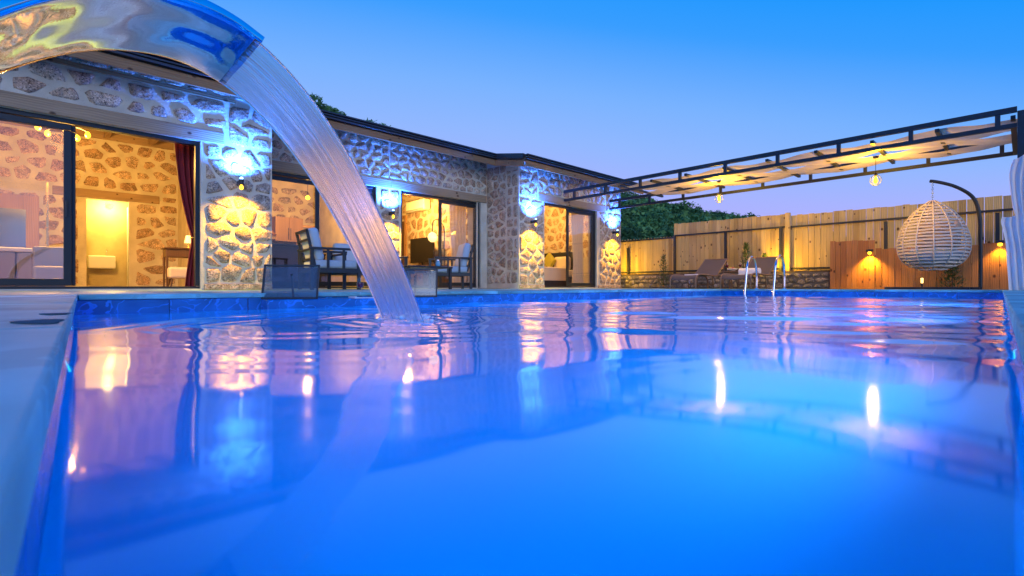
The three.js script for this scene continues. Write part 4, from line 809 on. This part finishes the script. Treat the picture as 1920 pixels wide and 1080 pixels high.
single('flat_towel', 'flat folded white towel on a sun lounger seat', 'towel', rbox(0.42, 0.03, 0.4, 0.014, 0, 0.015, 0, 3), M.towel, [10.88, 0.302, -5.22]);
{
  const o = thing('rolled_towel', 'rolled white towel on a sun lounger seat', 'towel', [10.98, 0.372, -4.08]);
  part(o, 'roll', uvBox(new THREE.CylinderGeometry(0.075, 0.075, 0.42, 20).rotateX(Math.PI / 2)), M.towel); part(o, 'loose_end', rbox(0.16, 0.02, 0.4, 0.009, -0.06, -0.066, 0), M.towel);
  const t = thing('side_table', 'small brown side table between the sun loungers', 'table', [11.6, -0.004, -4.66]);
  part(t, 'tabletop', rbox(0.42, 0.025, 0.42, 0.008, 0, 0.40, 0), M.loungerFrame); for (const [x, z] of [[-0.18, -0.18], [0.18, -0.18], [-0.18, 0.18], [0.18, 0.18]]) part(t, 'leg', rod(V(x, 0, z), V(x, 0.39, z), 0.014), M.loungerFrame);
  wineGlass('glass of red wine on the side table, beside the fruit bowl towards the villa', [11.6, 0.4085, -4.82], 0.98); wineGlass('glass of red wine on the side table, beside the fruit bowl towards the ladder', [11.6, 0.4085, -4.52], 0.98);
  const b = thing('fruit_bowl', 'shallow white bowl with fruit on the side table', 'bowl', [11.5, 0.4085, -4.66]);
  part(b, 'bowl', lathe([[0.001, 0], [0.05, 0], [0.11, 0.04], [0.115, 0.055], [0.1, 0.045], [0.04, 0.012], [0.001, 0.012]], 24), M.white);
  for (const [x, z, m] of [[0.03, 0.02, M.olive], [-0.04, 0.03, std([0.4, 0.03, 0.02], 0.4)], [0, -0.04, std([0.5, 0.35, 0.03], 0.4)]]) part(b, 'fruit', new THREE.SphereGeometry(0.036, 14, 10).translate(x, 0.05, z), m);
}
// pool ladder
{
  const o = thing('pool_ladder', 'polished steel ladder with two looped handrails at the pool end', 'ladder', [9.6, 0, -3.38]);
  for (const s of [-1, 1]) { const r = part(o, 'handrail', tube([V(0.52, 0.0, s * 0.25), V(0.51, 0.38, s * 0.25), V(0.42, 0.58, s * 0.25), V(0.26, 0.62, s * 0.25), V(0.08, 0.50, s * 0.25), V(-0.02, 0.15, s * 0.25), V(-0.09, -0.2, s * 0.25), V(-0.10, -0.95, s * 0.25)], 0.021, 64, 12), M.chrome); part(r, 'flange', new THREE.CylinderGeometry(0.045, 0.05, 0.015, 20).translate(0.52, 0.006, s * 0.25), M.chrome); }
  for (const y of [-0.28, -0.56, -0.84]) part(o, 'tread', rbox(0.08, 0.025, 0.46, 0.008, -0.095, y, 0), M.chrome);
}

// ------------------------------------------------------------------ pergola
const PX = [9.66, 11.66], PZ0 = -0.06, PZ1 = -8.17;
{
  const o = thing('steel_pergola', 'dark steel pergola of ladder trusses carrying woven canvas strips', 'pergola', [0, 0, 0]);
  const yB = 2.27, yT = 2.49;
  for (const x of PX) {
    part(o, 'bottom_chord', box(0.06, 0.06, PZ0 - PZ1, x, yB, (PZ0 + PZ1) / 2), M.steelDark);
    part(o, 'top_chord', box(0.07, 0.07, PZ0 - PZ1, x, yT, (PZ0 + PZ1) / 2), M.steelDark);
    for (let k = 0; k <= 8; k++) part(o, 'web_post', box(0.055, yT - yB - 0.066, 0.055, x, (yT + yB) / 2 - 0.002, -0.25 - k * 0.95), M.steelDark);
    part(o, 'corner_post', box(0.10, yB + 0.19, 0.10, x, (yB + 0.19) / 2 - 0.004, PZ0 + 0.052), M.steelDark);
  }
  for (let k = 0; k <= 8; k++) part(o, 'purlin', box(PX[1] - PX[0] - 0.072, 0.05, 0.05, (PX[0] + PX[1]) / 2, 2.40, -0.10 - k * 0.80), M.steelDark);
  part(o, 'end_beam', box(PX[1] - PX[0] - 0.07, 0.06, 0.06, (PX[0] + PX[1]) / 2, 2.27, PZ0 - 0.032), M.steelDark);
}
for (let s = 0; s < 4; s++) {               // canvas strips woven over and under the purlins
  const w = 0.50, x0 = PX[0] + 0.055 + s * 0.465, pos = [], idx = [], nu = 6, nv = 84;
  for (let j = 0; j <= nv; j++) for (let i = 0; i <= nu; i++) {
    const z = -0.04 - j / nv * 6.35, ph = (-z - 0.10) / 0.80 * Math.PI, u = i / nu, wv = (s % 2 ? 1 : -1) * Math.cos(ph);
    const nar = 1 - 0.08 * Math.abs(Math.sin(ph));
    pos.push(x0 + w / 2 + (u - 0.5) * w * nar, 2.40 + 0.027 * wv - 0.018 * Math.abs(Math.sin(ph)) * (0.6 + 0.4 * Math.sin(u * 3.1)) + 0.006 * Math.sin(j * 0.9 + i), z);
  }
  for (let j = 0; j < nv; j++) for (let i = 0; i < nu; i++) { const a = j * (nu + 1) + i; idx.push(a, a + 1, a + nu + 1, a + 1, a + nu + 2, a + nu + 1); }
  const g = new THREE.BufferGeometry(); g.setAttribute('position', new THREE.Float32BufferAttribute(pos, 3)); g.setIndex(idx); g.computeVertexNormals(); const uv = []; for (let i = 0; i < pos.length / 3; i++) uv.push(pos[i * 3], pos[i * 3 + 2]); g.setAttribute('uv', new THREE.Float32BufferAttribute(uv, 2));
  single('canvas_strip', 'cream canvas strip woven through the pergola, ' + ['nearest the pool', 'second from the pool', 'second from the fence', 'nearest the fence'][s], 'canopy', g, M.canvas, [0, 0, 0], 0, 'canvas strips of the pergola');
}
function pendant(x, y, z, label) {
  const o = thing('pendant_light', label, 'lamp', [x, y, z], 0, 'caged pendant lamps under the pergola');
  part(o, 'cord', rod(V(0, 0.13, 0), V(0, 2.385 - y, 0), 0.004, 0.004, 6), M.black);
  part(o, 'socket', lathe([[0.001, 0.06], [0.02, 0.06], [0.024, 0.10], [0.012, 0.14], [0.001, 0.14]], 14), M.steelDark);
  part(o, 'bulb', lathe([[0.001, -0.065], [0.022, -0.058], [0.036, -0.025], [0.03, 0.02], [0.014, 0.058]], 16), M.bulb);
  for (let k = 0; k < 8; k++) { const a = k * Math.PI / 4, c = Math.cos(a), s = Math.sin(a); part(o, 'cage_wire', tube([V(0.02 * c, 0.10, 0.02 * s), V(0.075 * c, 0.04, 0.075 * s), V(0.085 * c, -0.02, 0.085 * s), V(0.04 * c, -0.09, 0.04 * s)], 0.003, 12, 5), M.black); }
  part(o, 'cage_ring', new THREE.TorusGeometry(0.04, 0.004, 6, 20).rotateX(Math.PI / 2).translate(0, -0.09, 0), M.steelDark);
  part(o, 'ceiling_rose', new THREE.CylinderGeometry(0.03, 0.045, 0.04, 14).translate(0, 2.36 - y, 0), M.steelDark);
  lamp('point', [1, 0.52, 0.02], 7.5, [0, -0.01, 0], { parent: o, radius: 2.2 });
}
pendant(10.7, 1.99, -4.62, 'caged pendant bulb under the pergola above the sun loungers');
pendant(10.7, 1.95, -1.82, 'caged pendant bulb under the pergola near the hanging egg chair');
// white curtains tied to the corner post
{
  const o = thing('pergola_curtain', 'white curtain gathered and tied at the pergola corner post', 'curtain', [9.52, 0, 0.06], Math.PI / 2);
  const lay = (rows, off, folds, ph) => {
    const steps = 36, nu = 70, pos = [], idx = [], c = new THREE.CatmullRomCurve3(rows.map(([y, x, w]) => V(x, y, w)));
    for (let j = 0; j <= steps; j++) { const q = c.getPoint(j / steps); for (let i = 0; i <= nu; i++) { const u = i / nu * 2 - 1; const tri = (q2) => Math.asin(Math.sin(q2)) * 0.64, f = tri(u * Math.PI * folds + ph + 0.12 * Math.sin(j * 0.2)) + 0.35 * tri(u * Math.PI * folds * 2.3 + ph * 2); pos.push(q.x + u * q.z + 0.0025 * Math.sin(j * 0.35 + u * 5), q.y + 0.03 * Math.sin(u * 4 + ph) * (j < 3 ? 1 : 0.3), off + 0.026 * f * Math.min(1.2, 0.2 / (q.z + 0.05))); } }
    for (let j = 0; j < steps; j++) for (let i = 0; i < nu; i++) { const a = j * (nu + 1) + i; idx.push(a, a + nu + 1, a + 1, a + 1, a + nu + 1, a + nu + 2); }
    const g = new THREE.BufferGeometry(); g.setAttribute('position', new THREE.Float32BufferAttribute(pos, 3)); g.setIndex(idx); g.computeVertexNormals(); const uv = []; for (let i = 0; i < pos.length / 3; i++) uv.push(pos[i * 3], pos[i * 3 + 1]); g.setAttribute('uv', new THREE.Float32BufferAttribute(uv, 2)); return g;
  };
  // local x = -world z
  part(o, 'upper_cloth', lay([[1.80, -0.06, 0.22], [1.6, -0.03, 0.22], [1.3, -0.02, 0.20], [1.08, -0.02, 0.17], [0.98, -0.02, 0.15]], -0.02, 6, 0.4), M.curtain);
  part(o, 'lower_cloth', lay([[1.02, 0.03, 0.235], [0.94, 0.035, 0.235], [0.86, 0.03, 0.23], [0.6, 0.01, 0.215], [0.3, -0.02, 0.23], [0.005, -0.04, 0.24]], -0.07, 7, 1.7), M.curtain);
  part(o, 'tie_cord', tube([V(-0.28, 1.35, -0.18), V(-0.08, 1.02, -0.2), V(0.0, 0.99, -0.1)], 0.005, 16, 6), M.greyPanel);
}

// ------------------------------------------------------------------ hanging egg chair
{
  const cx = 11.85, cz = -1.16, o = thing('egg_chair_stand', 'tall curved steel stand of the hanging egg chair', 'stand', [cx, 0, cz]);
  part(o, 'pole', tube([V(0.42, 0.03, 0.62), V(0.42, 0.9, 0.62), V(0.42, 1.4, 0.60), V(0.36, 1.68, 0.52), V(0.2, 1.88, 0.3), V(0.02, 1.99, 0.03), V(-0.02, 2.0, -0.03)], 0.03, 60, 12), M.steelDark);
  part(o, 'base_bar', [box(1.1, 0.04, 0.06, 0.0, 0.02, 0.5), box(0.06, 0.04, 1.3, 0.3, 0.02, 0.0), box(0.06, 0.04, 1.3, -0.4, 0.02, 0.0)], M.steelDark);
  const e = thing('egg_chair', 'hanging egg chair woven of pale flat rattan strips', 'chair', [cx, 1.02, cz], 0);
  const outline = [[0, 0.10], [0.015, 0.36], [0.05, 0.58], [0.10, 0.75], [0.17, 0.89], [0.25, 0.97], [0.33, 0.995], [0.40, 1.0], [0.54, 0.935], [0.69, 0.795], [0.84, 0.53], [0.94, 0.26], [1.0, 0.05]], yOf = (t) => -0.68 + 1.30 * t;   // t from the bottom to the tip
  const egg = (t) => { for (let k = 0; k < outline.length - 1; k++) if (t <= outline[k + 1][0]) { const [a, b] = [outline[k], outline[k + 1]]; return 0.515 * (a[1] + (b[1] - a[1]) * (t - a[0]) / (b[0] - a[0])); } return 0.03; };
  for (let k = 0; k < 21; k++) {
    const t = 0.02 + k / 21 * 0.95, r = egg(t), y = yOf(t), open = t > 0.32 && t < 0.86 ? 0.95 * Math.sin((t - 0.32) / 0.54 * Math.PI) : 0;
    const a0 = -0.85 + open, a1 = -0.85 + Math.PI * 2 - open, n = 30, pos = [], idx = [], h = 0.0155, th = 0.006;
    for (let i = 0; i <= n; i++) { const a = a0 + (a1 - a0) * i / n, c = Math.cos(a), s = Math.sin(a), wob = 0.004 * Math.sin(a * 7 + k); for (const [dr, dy] of [[th, -h], [th, h], [-th, h], [-th, -h]]) pos.push((r + dr) * c, y + dy + wob, (r + dr) * s); }
    for (let i = 0; i < n; i++) for (let q = 0; q < 4; q++) { const a = i * 4 + q, b = i * 4 + (q + 1) % 4; idx.push(a, b, a + 4, b, b + 4, a + 4); }
    const g = new THREE.BufferGeometry(); g.setAttribute('position', new THREE.Float32BufferAttribute(pos, 3)); g.setIndex(idx); const fl = g.toNonIndexed(); fl.computeVertexNormals();
    part(e, 'rattan_strip', fl, M.rattan);
  }
  for (let k = 0; k < 12; k++) { const a = -0.85 + 0.5 + k * (Math.PI * 2 - 1.0) / 11, pts = []; for (let i = 0; i <= 12; i++) { const t = 0.01 + 0.985 * i / 12; pts.push(V((egg(t) + 0.008) * Math.cos(a), yOf(t), (egg(t) + 0.008) * Math.sin(a))); } part(e, 'rib', tube(pts, 0.011, 28, 6), M.rattan); }
  part(e, 'seat_cushion', new THREE.SphereGeometry(0.44, 24, 12).scale(1, 0.4, 1).translate(0, -0.42, 0), M.cushion);
  part(e, 'back_cushion', rbox(0.22, 0.5, 0.6, 0.09, -0.2, -0.05, 0.1, 3), std([0.42, 0.30, 0.22], 0.95));
  const links = []; for (let k = 0; k < 9; k++) links.push(new THREE.TorusGeometry(0.02, 0.005, 6, 12).scale(0.7, 1.1, 1).rotateY(k % 2 * Math.PI / 2).translate(0, 0.655 + k * 0.036, 0));
  part(e, 'chain', links, M.chrome);
}

// ------------------------------------------------------------------ wooded hill behind
{
  const fwd = V(0.69, 0, -0.724), right = V(0.724, 0, 0.69);
  const crest = [[-140, 50], [-80, 43], [-52, 37], [-34, 32.0], [-27, 26.8], [-16, 22.7], [0, 17.5], [18, 13.6], [28, 11.0], [34, 9.0], [42, 7.0], [60, 7], [120, 4]];
  const crestAt = (s) => { for (let k = 0; k < crest.length - 1; k++) if (s <= crest[k + 1][0]) { const [a, b] = [crest[k], crest[k + 1]], f = Math.max(0, (s - a[0]) / (b[0] - a[0])); return a[1] + (b[1] - a[1]) * f; } return 4; };
  const hill = (s, d) => { const f = d < 80 ? Math.max(0, (d - 26) / 54) : Math.max(0, 1 - (d - 80) / 90); return (crestAt(s) - 1.6) * f * f * (3 - 2 * f) + 0.7 * Math.sin(s * 0.31 + d * 0.2) * f - 0.08; };
  const nu = 110, nv = 40, pos = [], idx = [], uv = [];
  for (let j = 0; j <= nv; j++) for (let i = 0; i <= nu; i++) { const s = -130 + 240 * i / nu, d = 24 + 110 * j / nv, p = fwd.clone().multiplyScalar(d).addScaledVector(right, s); pos.push(p.x, hill(s, d), p.z); uv.push(s / 6, d / 6); }
  for (let j = 0; j < nv; j++) for (let i = 0; i < nu; i++) { const a = j * (nu + 1) + i; idx.push(a, a + 1, a + nu + 1, a + 1, a + nu + 2, a + nu + 1); }
  const g = new THREE.BufferGeometry(); g.setAttribute('position', new THREE.Float32BufferAttribute(pos, 3)); g.setAttribute('uv', new THREE.Float32BufferAttribute(uv, 2)); g.setIndex(idx); g.computeVertexNormals();
  structure('hill', g, M.hill, 'wooded hillside behind the villa');
  // crowns of the hillside wood: leaf clusters on a lumpy shell
  const crown = (n) => { const q = []; for (let k = 0; k < n; k++) { const a = rr(0, 6.283), u = rr(-0.55, 1), r = Math.sqrt(Math.max(0, 1 - u * u)) * rr(0.6, 1.0) + 0.12 * Math.sin(a * 3 + u * 5), c = V(Math.cos(a) * r, u * 0.85 * rr(0.85, 1.05), Math.sin(a) * r); for (let m = 0; m < 3; m++) { const v = V(rr(-1, 1), rr(-1, 1), rr(-1, 1)).multiplyScalar(0.15); q.push(c.x + v.x, c.y + v.y, c.z + v.z); } } const g = new THREE.BufferGeometry(); g.setAttribute('position', new THREE.Float32BufferAttribute(q, 3)); g.computeVertexNormals(); return g; };
  for (let kind = 0; kind < 3; kind++) {
    const n = 1500, im = new THREE.InstancedMesh(crown(420), M.leaf[kind], n), m = new THREE.Matrix4(), qn = new THREE.Quaternion();
    for (let k = 0; k < n; k++) {
      const d = rr(45, 86), s = rr(-55, 55) * d / 80, p = fwd.clone().multiplyScalar(d).addScaledVector(right, s), sc = rr(0.6, 1.5) * (rnd() < 0.1 ? 1.6 : 1);
      qn.setFromAxisAngle(V(0, 1, 0), rr(0, 6.28)); m.compose(V(p.x, hill(s, d) + sc * 0.35, p.z), qn, V(sc, sc * rr(0.8, 1.15), sc)); im.setMatrixAt(k, m);
      const c = rr(0.65, 1.35); im.setColorAt(k, rgb(c * rr(0.9, 1.15), c, c * rr(0.8, 1)));
    }
    im.name = 'hillside_wood' + (kind ? '_00' + kind : ''); im.castShadow = im.receiveShadow = true; im.userData = { kind: 'stuff', label: ['mid green scrubby trees covering the hillside', 'lighter green scrubby trees covering the hillside', 'dark green scrubby trees covering the hillside'][kind], category: 'wood' }; scene.add(im);
  }
}
{
  villa.updateMatrixWorld(true);
  const all = []; villa.traverse((o) => { if (o.name === 'stone') all.push(o); });
  const c = new THREE.Vector3(), size = (o) => { o.geometry.computeBoundingBox(); const b = o.geometry.boundingBox; o.getWorldPosition(c); return (b.max.x - b.min.x) * (b.max.y - b.min.y) / c.distanceToSquared(camera.position); };
  const ranked = all.map((o) => [size(o), o]).sort((a, b) => b[0] - a[0]).slice(300).map((q) => q[1]), mats = [...new Set(ranked.map((o) => o.material))], lists = mats.map(() => []);
  for (const o of ranked) { const g = o.geometry.toNonIndexed(); g.applyMatrix4(o.matrixWorld); lists[mats.indexOf(o.material)].push(g); o.parent.remove(o); }
  const m = new THREE.Mesh(mergeGeometries(lists.map((l) => mergeGeometries(l)), true), mats); m.name = 'smaller_rubble'; m.userData.kind = 'stuff'; villa.add(shade(m));
  console.log('villa stones', all.length);
}
renderer.render(scene, camera);
